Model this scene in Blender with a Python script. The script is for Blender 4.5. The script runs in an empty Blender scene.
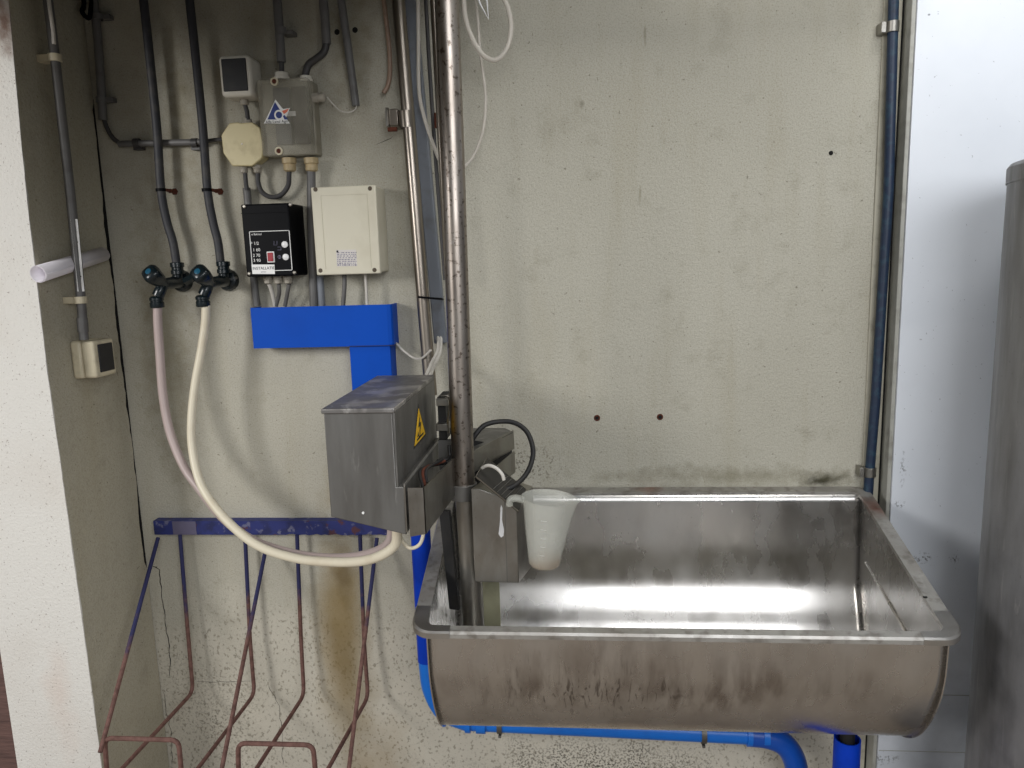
import bpy, bmesh, math, random
from mathutils import Vector, Matrix
random.seed(7)
C = bpy.context.scene.collection
sc = bpy.context.scene
PI = math.pi

# ------------------------------------------------------------------ camera
F = 760.0
UP = Vector((-140, 4602, F)).normalized()
YC = Vector((65.0, (140*65.0 + F*F)/4602, -F)).normalized()
XC = YC.cross(UP).normalized()
CAM = Vector((0, -2.1, 1.5))

def ray(px, py):
    d = Vector((px-512, 384-py, -F))
    return Vector((d.dot(XC), d.dot(YC), d.dot(UP)))
def W(px, py, Y):                      # the point of the vertical plane y = Y seen at a pixel
    r = ray(px, py); return CAM + r*((Y-CAM.y)/r.y)
def WX(px, py, X):
    r = ray(px, py); return CAM + r*((X-CAM.x)/r.x)
def PP(lst):                           # whatever leaves the picture at the top runs on above it
    lst = [tuple(p) for p in lst]
    def on(a, b):
        k = (-110-a[1])/(a[1]-b[1]); return (a[0]+(a[0]-b[0])*k, -110, a[2])
    if lst[0][1] < 0: lst = [on(lst[0], lst[1])]+lst
    if lst[-1][1] < 0: lst = lst+[on(lst[-1], lst[-2])]
    return [W(*p) for p in lst]

cam_d = bpy.data.cameras.new('camera'); cam = bpy.data.objects.new('camera', cam_d); C.objects.link(cam)
cam_d.sensor_fit = 'HORIZONTAL'; cam_d.sensor_width = 36; cam_d.lens = F*36/1024; cam_d.clip_start = 0.01
M = Matrix((XC, YC, UP)).to_4x4(); M.translation = CAM
cam.matrix_world = M
sc.camera = cam

# ------------------------------------------------------------------ objects
OFF = {}
def thing(name, label, cat, loc=(0,0,0), group=None):
    o = bpy.data.objects.new(name, None); C.objects.link(o)
    o.location = loc; o.empty_display_size = .02
    o['label'] = label; o['category'] = cat
    if group: o['group'] = group
    OFF[o.name] = Vector(loc)
    return o
def obj(name, bm, m, parent=None, bev=0, seg=2, origin=None, smooth=35):
    off = OFF[parent.name] if parent is not None else Vector(origin or (0,0,0))
    bmesh.ops.recalc_face_normals(bm, faces=bm.faces)
    for v in bm.verts: v.co -= off
    me = bpy.data.meshes.new(name); bm.to_mesh(me); bm.free()
    for p in me.polygons: p.use_smooth = True
    me.set_sharp_from_angle(angle=math.radians(smooth))
    me.materials.append(m)
    o = bpy.data.objects.new(name, me); C.objects.link(o)
    OFF[o.name] = off.copy()
    if parent is not None: o.parent = parent
    else: o.location = off
    if bev:
        b = o.modifiers.new('bevel', 'BEVEL'); b.width = bev; b.segments = seg; b.limit_method = 'ANGLE'; b.harden_normals = False
    return o
def struct(name, bm, m, **k):
    o = obj(name, bm, m, **k); o['kind'] = 'structure'; return o
def single(name, bm, m, label, cat, group=None, origin=(0,0,0), **k):
    o = obj(name, bm, m, origin=origin, **k)
    o['label'] = label; o['category'] = cat
    if group: o['group'] = group
    return o
def B(): return bmesh.new()

def box(bm, x0, x1, y0, y1, z0, z1):
    vs = [bm.verts.new((x, y, z)) for x in (x0, x1) for y in (y0, y1) for z in (z0, z1)]
    for f in ((0,1,3,2),(4,6,7,5),(0,4,5,1),(2,3,7,6),(0,2,6,4),(1,5,7,3)):
        bm.faces.new([vs[i] for i in f])
    return bm
def obox(bm, c, u, v, w, a, b, d):     # oriented box: centre, three unit axes, half sizes
    c, u, v, w = Vector(c), Vector(u).normalized(), Vector(v).normalized(), Vector(w).normalized()
    vs = [bm.verts.new(c + u*a*i + v*b*j + w*d*k) for i in (-1,1) for j in (-1,1) for k in (-1,1)]
    for f in ((0,1,3,2),(4,6,7,5),(0,4,5,1),(2,3,7,6),(0,2,6,4),(1,5,7,3)):
        bm.faces.new([vs[i] for i in f])
    return bm
def prism(bm, pts, ext):
    ext = Vector(ext)
    a = [bm.verts.new(Vector(p)) for p in pts]; b = [bm.verts.new(Vector(p)+ext) for p in pts]
    n = len(a)
    bm.faces.new(a); bm.faces.new(b[::-1])
    for i in range(n): bm.faces.new((a[i], b[i], b[(i+1)%n], a[(i+1)%n]))
    return bm
def frame_of(d):
    d = d.normalized(); h = Vector((0,0,1)) if abs(d.z) < .9 else Vector((1,0,0))
    u = d.cross(h).normalized(); return u, d.cross(u).normalized()
def spline(pts, n=8):
    pts = [Vector(p) for p in pts]
    P = [pts[0]*2-pts[1]] + pts + [pts[-1]*2-pts[-2]]
    out = []
    for i in range(1, len(P)-2):
        p0, p1, p2, p3 = P[i-1:i+3]
        for k in range(n):
            t = k/n
            out.append(.5*((2*p1)+(p2-p0)*t+(2*p0-5*p1+4*p2-p3)*t*t+(3*p1-p0-3*p2+p3)*t**3))
    out.append(pts[-1]); return out
def tube(bm, pts, r, seg=12, cap=True, ry=None):
    pts = [Vector(p) for p in pts]; n = len(pts)
    rr = r if isinstance(r, (list, tuple)) else [r]*n
    t0 = (pts[1]-pts[0]).normalized(); u, v = frame_of(t0)
    rings = []; prev = t0
    for i, p in enumerate(pts):
        if i == 0: t = t0
        elif i == n-1: t = (pts[-1]-pts[-2]).normalized()
        else: t = ((pts[i+1]-p).normalized()+(p-pts[i-1]).normalized()).normalized()
        q = prev.rotation_difference(t); u = q @ u; v = q @ v; prev = t
        rings.append([bm.verts.new(p + u*math.cos(2*PI*k/seg)*rr[i] + v*math.sin(2*PI*k/seg)*(rr[i] if ry is None else ry)) for k in range(seg)])
    for a, b in zip(rings, rings[1:]):
        for k in range(seg): bm.faces.new((a[k], a[(k+1)%seg], b[(k+1)%seg], b[k]))
    if cap: bm.faces.new(rings[0][::-1]); bm.faces.new(rings[-1])
    return bm
def corner(pts, r, n=5):               # polyline with rounded corners
    pts = [Vector(p) for p in pts]; out = [pts[0]]
    for i in range(1, len(pts)-1):
        a, b, c = pts[i-1], pts[i], pts[i+1]
        k = min(r, (a-b).length*.45, (c-b).length*.45)
        s, e = b+(a-b).normalized()*k, b+(c-b).normalized()*k
        for j in range(n+1):
            t = j/n; out.append((1-t)**2*s+2*t*(1-t)*b+t*t*e)
    out.append(pts[-1]); return out
def lathe(bm, o, ax, prof, seg=24, cap=True):   # prof: (radius, height along the axis)
    o, ax = Vector(o), Vector(ax).normalized(); u, v = frame_of(ax)
    rings = [[bm.verts.new(o+ax*h+(u*math.cos(2*PI*k/seg)+v*math.sin(2*PI*k/seg))*max(r,1e-5)) for k in range(seg)] for r, h in prof]
    for a, b in zip(rings, rings[1:]):
        for k in range(seg): bm.faces.new((a[k], a[(k+1)%seg], b[(k+1)%seg], b[k]))
    if cap: bm.faces.new(rings[0][::-1]); bm.faces.new(rings[-1])
    return bm
def cyl(bm, a, b, r, r2=None, seg=20):
    a, b = Vector(a), Vector(b)
    return lathe(bm, a, b-a, [(r,0),(r if r2 is None else r2,(b-a).length)], seg)
def ellblob(bm, c, rx, rz, y, ax=(1,0,0), seg=20): pass

# ------------------------------------------------------------------ materials
def lin(c):
    f = lambda v: v/12.92 if v <= .04045 else ((v+.055)/1.055)**2.4
    return tuple(f(x/255) for x in c)+(1,)
class Mat:
    def __init__(s, name, col, rough=.6, metal=0, **k):
        s.m = bpy.data.materials.new(name); s.m.use_nodes = True
        s.t = s.m.node_tree; s.N = s.t.nodes; s.L = s.t.links
        s.b = s.N['Principled BSDF']; s.col = None
        s.b.inputs['Base Color'].default_value = lin(col); s.base = lin(col)
        s.b.inputs['Roughness'].default_value = rough; s.b.inputs['Metallic'].default_value = metal
        for a, v in k.items(): s.b.inputs[a.replace('_',' ')].default_value = v
        s.co = s.N.new('ShaderNodeNewGeometry').outputs['Position']
        s.cur = None; s.h = None
    def map(s, scale=(1,1,1), loc=(0,0,0)):
        n = s.N.new('ShaderNodeMapping'); n.inputs['Scale'].default_value = scale; n.inputs['Location'].default_value = loc
        s.L.new(s.co, n.inputs['Vector']); return n.outputs[0]
    def noise(s, sc_=5, det=4, scale=(1,1,1), dist=0, rough=.55):
        n = s.N.new('ShaderNodeTexNoise'); n.inputs['Scale'].default_value = sc_; n.inputs['Detail'].default_value = det
        n.inputs['Distortion'].default_value = dist; n.inputs['Roughness'].default_value = rough
        s.L.new(s.map(scale, (random.random()*3, random.random()*3, random.random()*3)), n.inputs['Vector']); return n.outputs['Fac']
    def ramp(s, x, a, b, va=0., vb=1.):
        n = s.N.new('ShaderNodeMapRange'); n.inputs[1].default_value = a; n.inputs[2].default_value = b
        n.inputs[3].default_value = va; n.inputs[4].default_value = vb
        s.L.new(x, n.inputs[0]); return n.outputs[0]
    def mul(s, a, b, op='MULTIPLY'):
        n = s.N.new('ShaderNodeMath'); n.operation = op; n.use_clamp = op == 'MULTIPLY'
        for i, x in enumerate((a, b)):
            if isinstance(x, (int, float)): n.inputs[i].default_value = x
            else: s.L.new(x, n.inputs[i])
        return n.outputs[0]
    def mix(s, fac, col, k=1.):           # lay a colour over what is there
        n = s.N.new('ShaderNodeMix'); n.data_type = 'RGBA'
        f = s.mul(fac, k) if k != 1. else fac
        s.L.new(f, n.inputs[0])
        if s.cur is None: n.inputs[6].default_value = s.base
        else: s.L.new(s.cur, n.inputs[6])
        n.inputs[7].default_value = lin(col); s.cur = n.outputs[2]; return s
    def blob(s, c, r, soft=1., sharp=.25, nz=9):  # a stain with a ragged edge: centre, radii
        n = s.N.new('ShaderNodeVectorMath'); n.operation = 'SUBTRACT'; s.L.new(s.co, n.inputs[0]); n.inputs[1].default_value = c
        d = s.N.new('ShaderNodeVectorMath'); d.operation = 'DIVIDE'; s.L.new(n.outputs[0], d.inputs[0]); d.inputs[1].default_value = r
        l = s.N.new('ShaderNodeVectorMath'); l.operation = 'LENGTH'; s.L.new(d.outputs[0], l.inputs[0])
        q = s.noise(nz, 5); l2 = s.mul(l.outputs['Value'], s.ramp(q, .3, .7, -.45*soft, .45*soft), 'ADD')
        return s.ramp(l2, 1., 1.-sharp*3)
    def bump(s, x, strength=.3, dist=.002):
        n = s.N.new('ShaderNodeBump'); n.inputs['Strength'].default_value = strength; n.inputs['Distance'].default_value = dist
        s.L.new(x, n.inputs['Height'])
        if s.h is not None: s.L.new(s.h, n.inputs['Normal'])
        s.h = n.outputs[0]; s.L.new(s.h, s.b.inputs['Normal']); return s
    def rough(s, x): s.L.new(x, s.b.inputs['Roughness']); return s
    def done(s):
        if s.cur is not None: s.L.new(s.cur, s.b.inputs['Base Color'])
        return s.m
def plain(name, col, rough=.5, metal=0, dirt=.25, dcol=(70,60,45), sc_=25, **k):
    m = Mat(name, col, rough, metal, **k)
    if dirt: m.mix(m.ramp(m.noise(sc_, 5), .5, .75), dcol, dirt)
    return m.done()

# --- back wall plaster
def plaster(name, col, dark, dirt=1.):
    m = Mat(name, col, .85, Specular_IOR_Level=.2)
    m.mix(m.ramp(m.noise(2.2, 5), .3, .7), dark, .28*dirt)
    m.mix(m.ramp(m.noise(5, 4, (3,3,.35)), .5, .8), (150,140,112), .25*dirt)
    m.mix(m.ramp(m.noise(14, 6), .58, .8), (118,112,92), .3*dirt)
    m.mix(m.ramp(m.noise(90, 2), .70, .74), (70,64,48), .5*dirt)
    m.mix(m.ramp(m.noise(260, 3), .45, .7), (120,112,92), .35*dirt)
    return m
x0 = W(345,650,0).x
wb = plaster('green_grey_plaster', (184,181,168), (160,156,141))
wb.mix(wb.blob((x0,0,.26),(.085,.3,.62),.9,.3,5), (140,116,64), .7)
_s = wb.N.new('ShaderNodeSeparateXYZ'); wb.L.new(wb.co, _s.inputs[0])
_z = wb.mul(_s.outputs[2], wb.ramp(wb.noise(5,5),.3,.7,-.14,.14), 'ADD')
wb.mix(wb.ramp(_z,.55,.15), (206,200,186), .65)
wb.mix(wb.mul(wb.ramp(_z,.60,.35), wb.ramp(wb.noise(110,6,(1,1,.8)),.56,.64)), (92,84,66), .5)
wb.mix(wb.blob((x0,0,.26),(.10,.3,.64),.8,.33,5), (122,102,58), .7)
wb.mix(wb.blob((x0+.01,0,.58),(.04,.3,.10),.9,.3,14), (84,66,34), .5)
wb.mix(wb.blob((x0+.09,0,-.02),(.13,.3,.20),1.2,.3,6), (140,115,70), .35)
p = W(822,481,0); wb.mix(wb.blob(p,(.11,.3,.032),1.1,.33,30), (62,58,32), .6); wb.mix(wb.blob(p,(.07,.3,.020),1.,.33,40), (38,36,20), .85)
p = W(235,70,0); wb.mix(wb.mul(wb.blob(p,(.52,.3,.62),.9,.33,5), wb.ramp(wb.noise(9,6),.25,.6,.45,1.)), (104,96,76), .5)  # brown grime that also paints the upper-left shade into the wall colour
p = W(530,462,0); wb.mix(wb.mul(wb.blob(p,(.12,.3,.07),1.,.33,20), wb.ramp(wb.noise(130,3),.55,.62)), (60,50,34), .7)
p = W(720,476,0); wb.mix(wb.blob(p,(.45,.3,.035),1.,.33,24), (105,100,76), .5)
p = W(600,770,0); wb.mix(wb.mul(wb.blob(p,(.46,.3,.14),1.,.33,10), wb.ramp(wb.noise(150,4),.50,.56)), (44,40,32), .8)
p = W(215,720,0); wb.mix(wb.mul(wb.blob(p,(.22,.3,.26),1.,.33,9), wb.ramp(wb.noise(130,4),.53,.60)), (66,58,42), .6)
for (px,py,rx,rz,c) in ((640,195,.004,.04,(120,116,92)),(645,35,.004,.04,(110,105,82)),(582,104,.008,.012,(90,86,66)),(350,45,.07,.16,(120,112,85)),(165,330,.10,.5,(138,130,104)),(180,120,.05,.3,(120,112,86))):
    wb.mix(wb.blob(W(px,py,0),(rx,.3,rz),1.,.33,30), c, .5)
wb.bump(wb.noise(120,4), .6, .003).bump(wb.noise(330,2), .5, .002)
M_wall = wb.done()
wl = plaster('green_grey_side_plaster', (178,173,156), (146,140,120)); wl.bump(wl.noise(120,4), .6, .003); M_wall_l = wl.done()
pr = Mat('white_rough_paint', (216,214,208), .9, Specular_IOR_Level=.15)
pr.mix(pr.ramp(pr.noise(3,4), .5, .8), (198,190,180), .45)
pr.mix(pr.blob(W(62,690,-.3),(.05,.3,.2),1.,.33,9), (205,184,170), .35)
pr.mix(pr.ramp(pr.noise(160,2), .66, .70), (120,105,95), .55)
pr.mix(pr.blob(W(2,20,-.3),(.03,.2,.1),1.,.3,20), (120,92,78), .9)
pr.bump(pr.noise(150,3), .6, .004).bump(pr.noise(420,2), .4, .002); M_pier = pr.done()
br = Mat('brown_boards', (104,78,72), .7); br.mix(br.ramp(br.noise(12,5,(1,1,8)),.4,.7),(58,42,40),.6); br.bump(br.noise(30,4,(1,1,8)),.5,.004); M_brown = br.done()
wp = Mat('white_panel_paint', (226,231,238), .28)
wp.mix(wp.ramp(wp.noise(3,4), .45, .8), (196,203,212), .35)
for (px,py,rx,rz) in ((900,505,.016,.012),(925,560,.03,.02),(903,470,.01,.05),(955,560,.012,.02),(880,760,.05,.02)):
    wp.mix(wp.mul(wp.blob(W(px,py,-.06),(rx,.3,rz),1.2,.33,50), wp.ramp(wp.noise(160,3),.52,.57)), (50,50,50), .8)
p = W(930,14,-.06); wp.mix(wp.blob(p,(.004,.3,.003),.3,.3,30),(30,30,30),.9)
wp.mix(wp.ramp(wp.noise(120,2), .73, .76), (120,122,126), .5)
wp.mix(wp.blob(W(930,760,-.06),(.22,.3,.4),1.,.33,6),(120,126,130),.4)  # shade on the lower panel, painted in as grey
wp.bump(wp.noise(6,2,(1,1,.4)), .25, .006); M_panel = wp.done()
M_trim = plain('grey_trim', (168,168,160), .5, dirt=.4)
fl = Mat('concrete_floor', (160,148,134), .8); fl.mix(fl.ramp(fl.noise(2,6),.4,.7),(120,106,94),.6); fl.bump(fl.noise(60,4),.3,.004); M_floor = fl.done()
M_ceil = plain('weathered_ceiling', (120,116,104), .8)
M_void = plain('dark_gap', (14,13,12), .9, dirt=0)

# --- metals
def steel(name, col, rough, streak=(4,4,.5), dcol=(92,80,66), damt=.5, ramt=.15, white=0., bump=.15):
    m = Mat(name, col, rough, 1.)
    m.mix(m.ramp(m.noise(9, 6, streak), .42, .75), dcol, damt)
    if white:
        m.mix(m.ramp(m.noise(22, 6, streak, 1.), .60, .78), (215,213,208), white)
    m.mix(m.ramp(m.noise(170, 3), .68, .76), (50,40,32), damt*.8)
    m.rough(m.ramp(m.noise(14, 5, streak), .3, .7, max(.05, rough-ramt), rough+ramt))
    m.bump(m.noise(5, 2, (1,1,.6)), bump, .004)
    return m
M_sink = steel('basin_steel', (196,194,191), .27, (1,1,.5), (146,142,137), .45, .09, 0, .10)
_o = W(640,690,-.55)
M_sink.mix(M_sink.mul(M_sink.blob((_o.x,-.62,.56),(.62,.09,.16),.6,.33,7), M_sink.ramp(M_sink.noise(16,6,(2,1,.35)),.42,.62)), (86,66,52), .75)  # dark reflection on the basin front, painted into the steel as brown
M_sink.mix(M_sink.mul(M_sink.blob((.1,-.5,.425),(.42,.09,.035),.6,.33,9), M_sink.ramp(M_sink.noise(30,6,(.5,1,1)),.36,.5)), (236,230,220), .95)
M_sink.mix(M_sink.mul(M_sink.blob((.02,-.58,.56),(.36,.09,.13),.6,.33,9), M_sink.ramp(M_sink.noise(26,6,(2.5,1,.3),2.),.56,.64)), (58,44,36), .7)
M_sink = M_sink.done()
mr = steel('rim_steel', (172,170,165), .48, (1,1,1), (120,110,100), .5, .1, .35)
mr.mix(mr.blob((.77,-.12,.83),(.05,.075,.08),.5,.33,30), (112,58,38), .9)
mr.mix(mr.blob((.2,-.01,.85),(.06,.04,.05),.8,.33,20), (140,86,60), .6)
mr.mix(mr.ramp(mr.noise(40,6),.5,.66),(112,106,98),.55); mr.b.inputs['Metallic'].default_value = .7; M_rim = mr.done()
M_rimc = steel('rim_corner_steel', (182,180,176), .38, (1,1,1), (100,92,84), .4, .08).done()
M_pole = steel('spotted_pole_steel', (160,152,144), .36, (3,3,.6), (112,98,86), .6, .08, .25, .05); M_pole.mix(M_pole.ramp(M_pole.noise(95,4),.58,.66),(70,56,46),.75); M_pole = M_pole.done()
M_pipe = steel('bright_pipe_steel', (156,148,138), .33, (3,3,.3), (96,78,64), .5, .08, 0, .05).done()
M_cab = steel('dull_cabinet_steel', (120,119,116), .5, (2,2,.35), (86,82,77), .6, .1, .3, .1); M_cab.b.inputs['Metallic'].default_value = .75; M_cab = M_cab.done()
mt = steel('cabinet_top_steel', (128,126,124), .45, (1,1,1), (88,80,74), .5, .1, .85, .1); mt.mix(mt.ramp(mt.noise(16,6),.5,.62), (190,186,182), .6); mt.b.inputs['Metallic'].default_value = .7; M_cabtop = mt.done()
M_brk = steel('bracket_steel', (158,156,150), .38, (2,2,1), (100,88,74), .45, .1, .1, .08).done()
mk = steel('galvanised_tank', (146,146,148), .52, (2,2,.4), (96,94,92), .6, .12, .3, .2)
mk.mix(mk.mul(mk.blob((.86,-.6,.45),(.25,.3,.5),1.,.33,5), mk.ramp(mk.noise(6,5),.4,.7)), (60,60,62), .7)
mk.b.inputs['Metallic'].default_value = .45; M_tank = mk.done()
M_scr = plain('screw_steel', (150,146,138), .4, 1., dirt=.3)
M_rust = Mat('rust', (92,44,26), .9); M_rust.mix(M_rust.ramp(M_rust.noise(160,4),.4,.7),(46,26,18),.7); M_rust = M_rust.done()

# --- plastics, paints, rubber
M_cond = plain('grey_conduit', (98,97,96), .5, dirt=.5, dcol=(60,55,48))
M_cond2 = plain('blue_grey_conduit', (116,121,129), .5, dirt=.35)
M_hose = plain('black_water_pipe', (46,47,52), .6, dirt=.4, dcol=(95,90,82))
M_cable = plain('dark_cable', (58,57,58), .5, dirt=.3)
M_black = plain('black_plastic', (7,8,12), .5, dirt=0, Specular_IOR_Level=.1)
M_blackr = plain('black_rubber', (24,24,25), .6, dirt=.2)
M_cream = plain('cream_plastic', (205,196,170), .45, dirt=.4, dcol=(110,95,70))
M_oct = plain('yellowed_plastic', (200,188,146), .45, dirt=.35, dcol=(120,100,60))
M_white = plain('white_plastic', (214,210,198), .4, dirt=.3, dcol=(140,128,105))
M_beige = plain('beige_enclosure', (206,201,182), .4, dirt=.3, dcol=(160,150,125), sc_=8)
M_gland = plain('grey_gland', (158,152,140), .5, dirt=.5, dcol=(90,80,60))
M_gbr = plain('tan_gland', (176,158,122), .5, dirt=.4, dcol=(90,70,45))
M_dkface = plain('dark_rocker', (30,31,34), .5, dirt=.2, dcol=(80,75,66))
M_blue = plain('cobalt_blue_metal', (0,72,176), .5, dirt=.2, dcol=(0,44,120), sc_=8, Specular_IOR_Level=.15)
M_post = plain('blue_post_paint', (0,56,180), .45, dirt=.25, dcol=(0,30,110), Specular_IOR_Level=.2)
M_pvc = plain('sky_blue_pipe', (10,112,214), .35, dirt=.2, dcol=(10,60,150))
bb = Mat('flaking_blue_paint', (34,44,106), .5)
bb.mix(bb.ramp(bb.noise(20,5),.5,.62),(24,30,74),.8); bb.mix(bb.ramp(bb.noise(45,5),.60,.66),(120,120,140),.6); bb.mix(bb.ramp(bb.noise(30,5,(1,1,1)),.60,.66),(84,44,34),.8); M_bluebar = bb.done()
rr_ = Mat('rusty_rod', (112,80,72), .75); rr_.mix(rr_.ramp(rr_.noise(70,5),.4,.7),(64,38,30),.7)
sep = rr_.N.new('ShaderNodeSeparateXYZ'); rr_.L.new(rr_.co, sep.inputs[0])
rr_.mix(rr_.ramp(rr_.mul(sep.outputs[2], rr_.ramp(rr_.noise(18,4),.3,.7,-.06,.06), 'ADD'), .50, .56), (26,34,80), .95)
rr_.bump(rr_.noise(200,3),.5,.001); M_rod = rr_.done()
bp = Mat('chipped_dark_blue_pipe', (24,40,64), .5); bp.mix(bp.ramp(bp.noise(55,5),.5,.62),(36,66,82),.6); bp.mix(bp.ramp(bp.noise(30,4),.62,.7),(22,28,44),.7); M_bpipe = bp.done()
vt = Mat('teal_cap', (34,86,110), .2); M_teal = vt.done()
M_valve = plain('black_green_valve', (16,26,30), .25, dirt=.2, dcol=(30,46,50))
M_hcream = plain('cream_rubber_hose', (216,208,186), .4, dirt=.25, dcol=(160,130,90), sc_=12)
M_hpink = plain('pinkish_rubber_hose', (176,160,156), .4, dirt=.2, dcol=(120,96,84), sc_=12)
hj = Mat('dirty_hose', (206,188,172), .4)
M_paper = plain('white_paper', (226,222,228), .7, dirt=.1, dcol=(180,170,165))
M_label = plain('white_label', (232,232,230), .5, dirt=.1)
M_ink = plain('black_ink', (22,22,26), .5, dirt=0)
M_inkg = plain('grey_ink', (110,108,128), .5, dirt=0)
M_inkblue = plain('navy_ink', (28,50,120), .5, dirt=0)
M_inkor = plain('orange_ink', (214,110,80), .5, dirt=0)
M_yel = plain('warning_yellow', (236,186,20), .4, dirt=.2, dcol=(150,110,20))
M_red = plain('red_rocker', (150,18,34), .3, dirt=0)
M_wbtn = plain('white_button', (225,225,225), .35, dirt=0)
M_copper = plain('pinkish_stub_cable', (150,126,108), .5, dirt=.5)
M_wire = plain('off_white_wire', (196,192,184), .45, dirt=.3)
def clear(name, col, rough, tr, alpha=1.):
    m = Mat(name, col, rough, 0); m.b.inputs['Transmission Weight'].default_value = tr; m.b.inputs['IOR'].default_value = 1.3
    m.b.inputs['Alpha'].default_value = alpha
    return m
M_smoke = clear('smoky_clear_lid', (190,186,170), .28, 0, .40)
M_smoke.mix(M_smoke.ramp(M_smoke.noise(14,5,(1,1,.6)),.4,.7),(96,90,76),.6); M_smoke = M_smoke.done()
M_jug = clear('frosted_jug_plastic', (204,205,196), .35, .1, .33)
M_jug.mix(M_jug.blob((W(545,565,-.55)),(.08,.09,.03),.5,.33,20),(170,132,88),.75); M_jug = M_jug.done()
M_tubec = clear('clear_tubing', (214,208,198), .25, .35, .8).done()
M_pvcw = plain('pale_plastic_strip', (150,148,122), .5, dirt=.2)

# ------------------------------------------------------------------ the setting
ZF, ZT = -.15, 2.75
XL = -1.325
_PE = sorted((lambda p: (p.z, p.y))(WX(x, y, XL)) for x, y in ((4,-40),(8,0),(25,180),(47,370),(60,460),(72,550),(82,620),(99,745),(106,800)))
def edge_y(z):
    if z <= _PE[0][0]: return _PE[0][1]
    for (a, b), (c, d) in zip(_PE, _PE[1:]):
        if z <= c: return b+(d-b)*(z-a)/(c-a)
    return _PE[-1][1]
YP = -.30                                # front of the pier
struct('floor', box(B(), -3.4, 2.6, -5, .25, ZF-.1, ZF), M_floor)
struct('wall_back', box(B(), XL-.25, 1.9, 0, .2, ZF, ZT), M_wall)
bm = B()                                  # side wall of the recess, ragged towards the corner crack and along its outer edge
zs = [ZF+(ZT-ZF)*i/150 for i in range(151)]
def ramble(n, amp, seed):
    r = random.Random(seed); v = 0; out = []
    for i in range(n):
        v = v*.82 + r.uniform(-1,1)*amp; out.append(v)
    return out
ra = ramble(151, .0034, 3); rb = ramble(151, .0016, 5); rc = ramble(151, .0012, 8)
front = []; back = []
for i, z in enumerate(zs):
    gap = .013 if .62 < z < 1.95 else .003
    ye = edge_y(z); front.append(bm.verts.new((XL+rc[i]*.4, ye+.002+abs(rb[i]), z)))
    back.append((bm.verts.new((XL, -gap+ra[i]*(1. if gap > .005 else .1)-.001, z)), bm.verts.new((XL-.16, -gap+ra[i]*(1. if gap > .005 else .1)-.001, z))))
for i in range(150):
    bm.faces.new((front[i], front[i+1], back[i+1][0], back[i][0]))
    bm.faces.new((back[i][0], back[i+1][0], back[i+1][1], back[i][1]))
struct('wall_left', bm, M_wall_l)
struct('wall_gap', box(B(), XL-.19, XL-.0012, -.0014, -.0002, .60, 1.97), M_void)
xe = W(9,710,YP).x
bm = B(); pf = []
for i, z in enumerate(zs):
    ye = edge_y(z); pf.append((bm.verts.new((xe, YP, z)), bm.verts.new((XL+rc[i]*.4, ye, z)), bm.verts.new((XL-.02, YP+.12, z)), bm.verts.new((xe, YP+.12, z)), bm.verts.new((XL+rc[i]*.4, ye+.002+abs(rb[i]), z))))
for i in range(150):
    a, b = pf[i], pf[i+1]
    bm.faces.new((a[0], a[1], b[1], b[0])); bm.faces.new((a[1], a[4], b[4], b[1])); bm.faces.new((a[3], b[3], b[0], a[0])); bm.faces.new((a[2], b[2], b[3], a[3]))
struct('wall_front', bm, M_pier, smooth=20)
struct('wall_outer', box(B(), -3.4, xe-.001, YP+.05, YP+.13, ZF, ZT), M_brown)
xp = W(918,0,-.055).x
struct('wall_right', box(B(), xp, 2.6, -.055, -.001, ZF, ZT), M_panel)
struct('trim_1', box(B(), xp-.011, xp-.0005, -.050, -.0005, ZF, ZT), M_trim, bev=.002)
xg = xp-.0155
struct('trim_2', box(B(), xg-.045, xg, -.006, -.0003, ZF, ZT), plain('pale_filler', (176,172,156), .8, dirt=.4), bev=.002)
struct('trim_4', box(B(), xg+.0005, xp-.0115, -.0045, -.0003, ZF, ZT), M_void)
bm = B()
for py in (695, 752): p = W(950,py,-.055); box(bm, xp+.002, 2.4, -.0562, -.0545, p.z-.0008, p.z+.0008)
struct('trim_3', bm, M_trim)
struct('ceiling', box(B(), -3.4, 2.6, -.30, .2, ZT, ZT+.1), M_ceil)
struct('added_shade_slab', prism(B(), [(-1.55,YP+.002,2.2),(-1.55,-1.75,1.78),(-1.55,-1.75,1.81),(-1.55,YP+.002,2.23)], (1.24,0,0)), M_ceil)  # unseen slab added to shade the upper left of the wall
struct('wall_shade_block', box(B(), -.158, .80, -.24, -.001, 2.27, ZT), M_wall_l)  # added above the view to keep overhead light off the upper wall
struct('wall_shade_block', box(B(), -3.4, -.16, YP+.002, YP+.03, 2.165, ZT), M_wall_l)  # unseen block added over the recess to darken its top

def crack(name, pts, w, Y=-.0006, plane='Y'):
    bm = B(); L = []; r = random.Random(len(pts)*7+int(pts[0][1]))
    P = []
    for (a, b) in zip(pts, pts[1:]):
        n = max(2, int(math.hypot(b[0]-a[0], b[1]-a[1])/4))
        for k in range(n): t = k/n; P.append((a[0]+(b[0]-a[0])*t+r.uniform(-.9,.9), a[1]+(b[1]-a[1])*t+r.uniform(-.5,.5)))
    P.append(pts[-1])
    prev = None
    for i, (x, y) in enumerate(P):
        ww = w*(r.uniform(.35,1.2))*(.3 if i in (0, len(P)-1) else 1)
        c = W(x, y, Y); hor = abs(P[min(i+1,len(P)-1)][0]-P[max(i-1,0)][0]) > abs(P[min(i+1,len(P)-1)][1]-P[max(i-1,0)][1])
        o = Vector((0,0,ww)) if hor else Vector((ww,0,0))
        q = [bm.verts.new(c-o), bm.verts.new(c+o), bm.verts.new(c+o+Vector((0,.0012,0))), bm.verts.new(c-o+Vector((0,.0012,0)))]
        if prev: 
            for k in range(4): bm.faces.new((prev[k], prev[(k+1)%4], q[(k+1)%4], q[k]))
        prev = q
    o = struct(name, bm, M_void); return o
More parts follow.
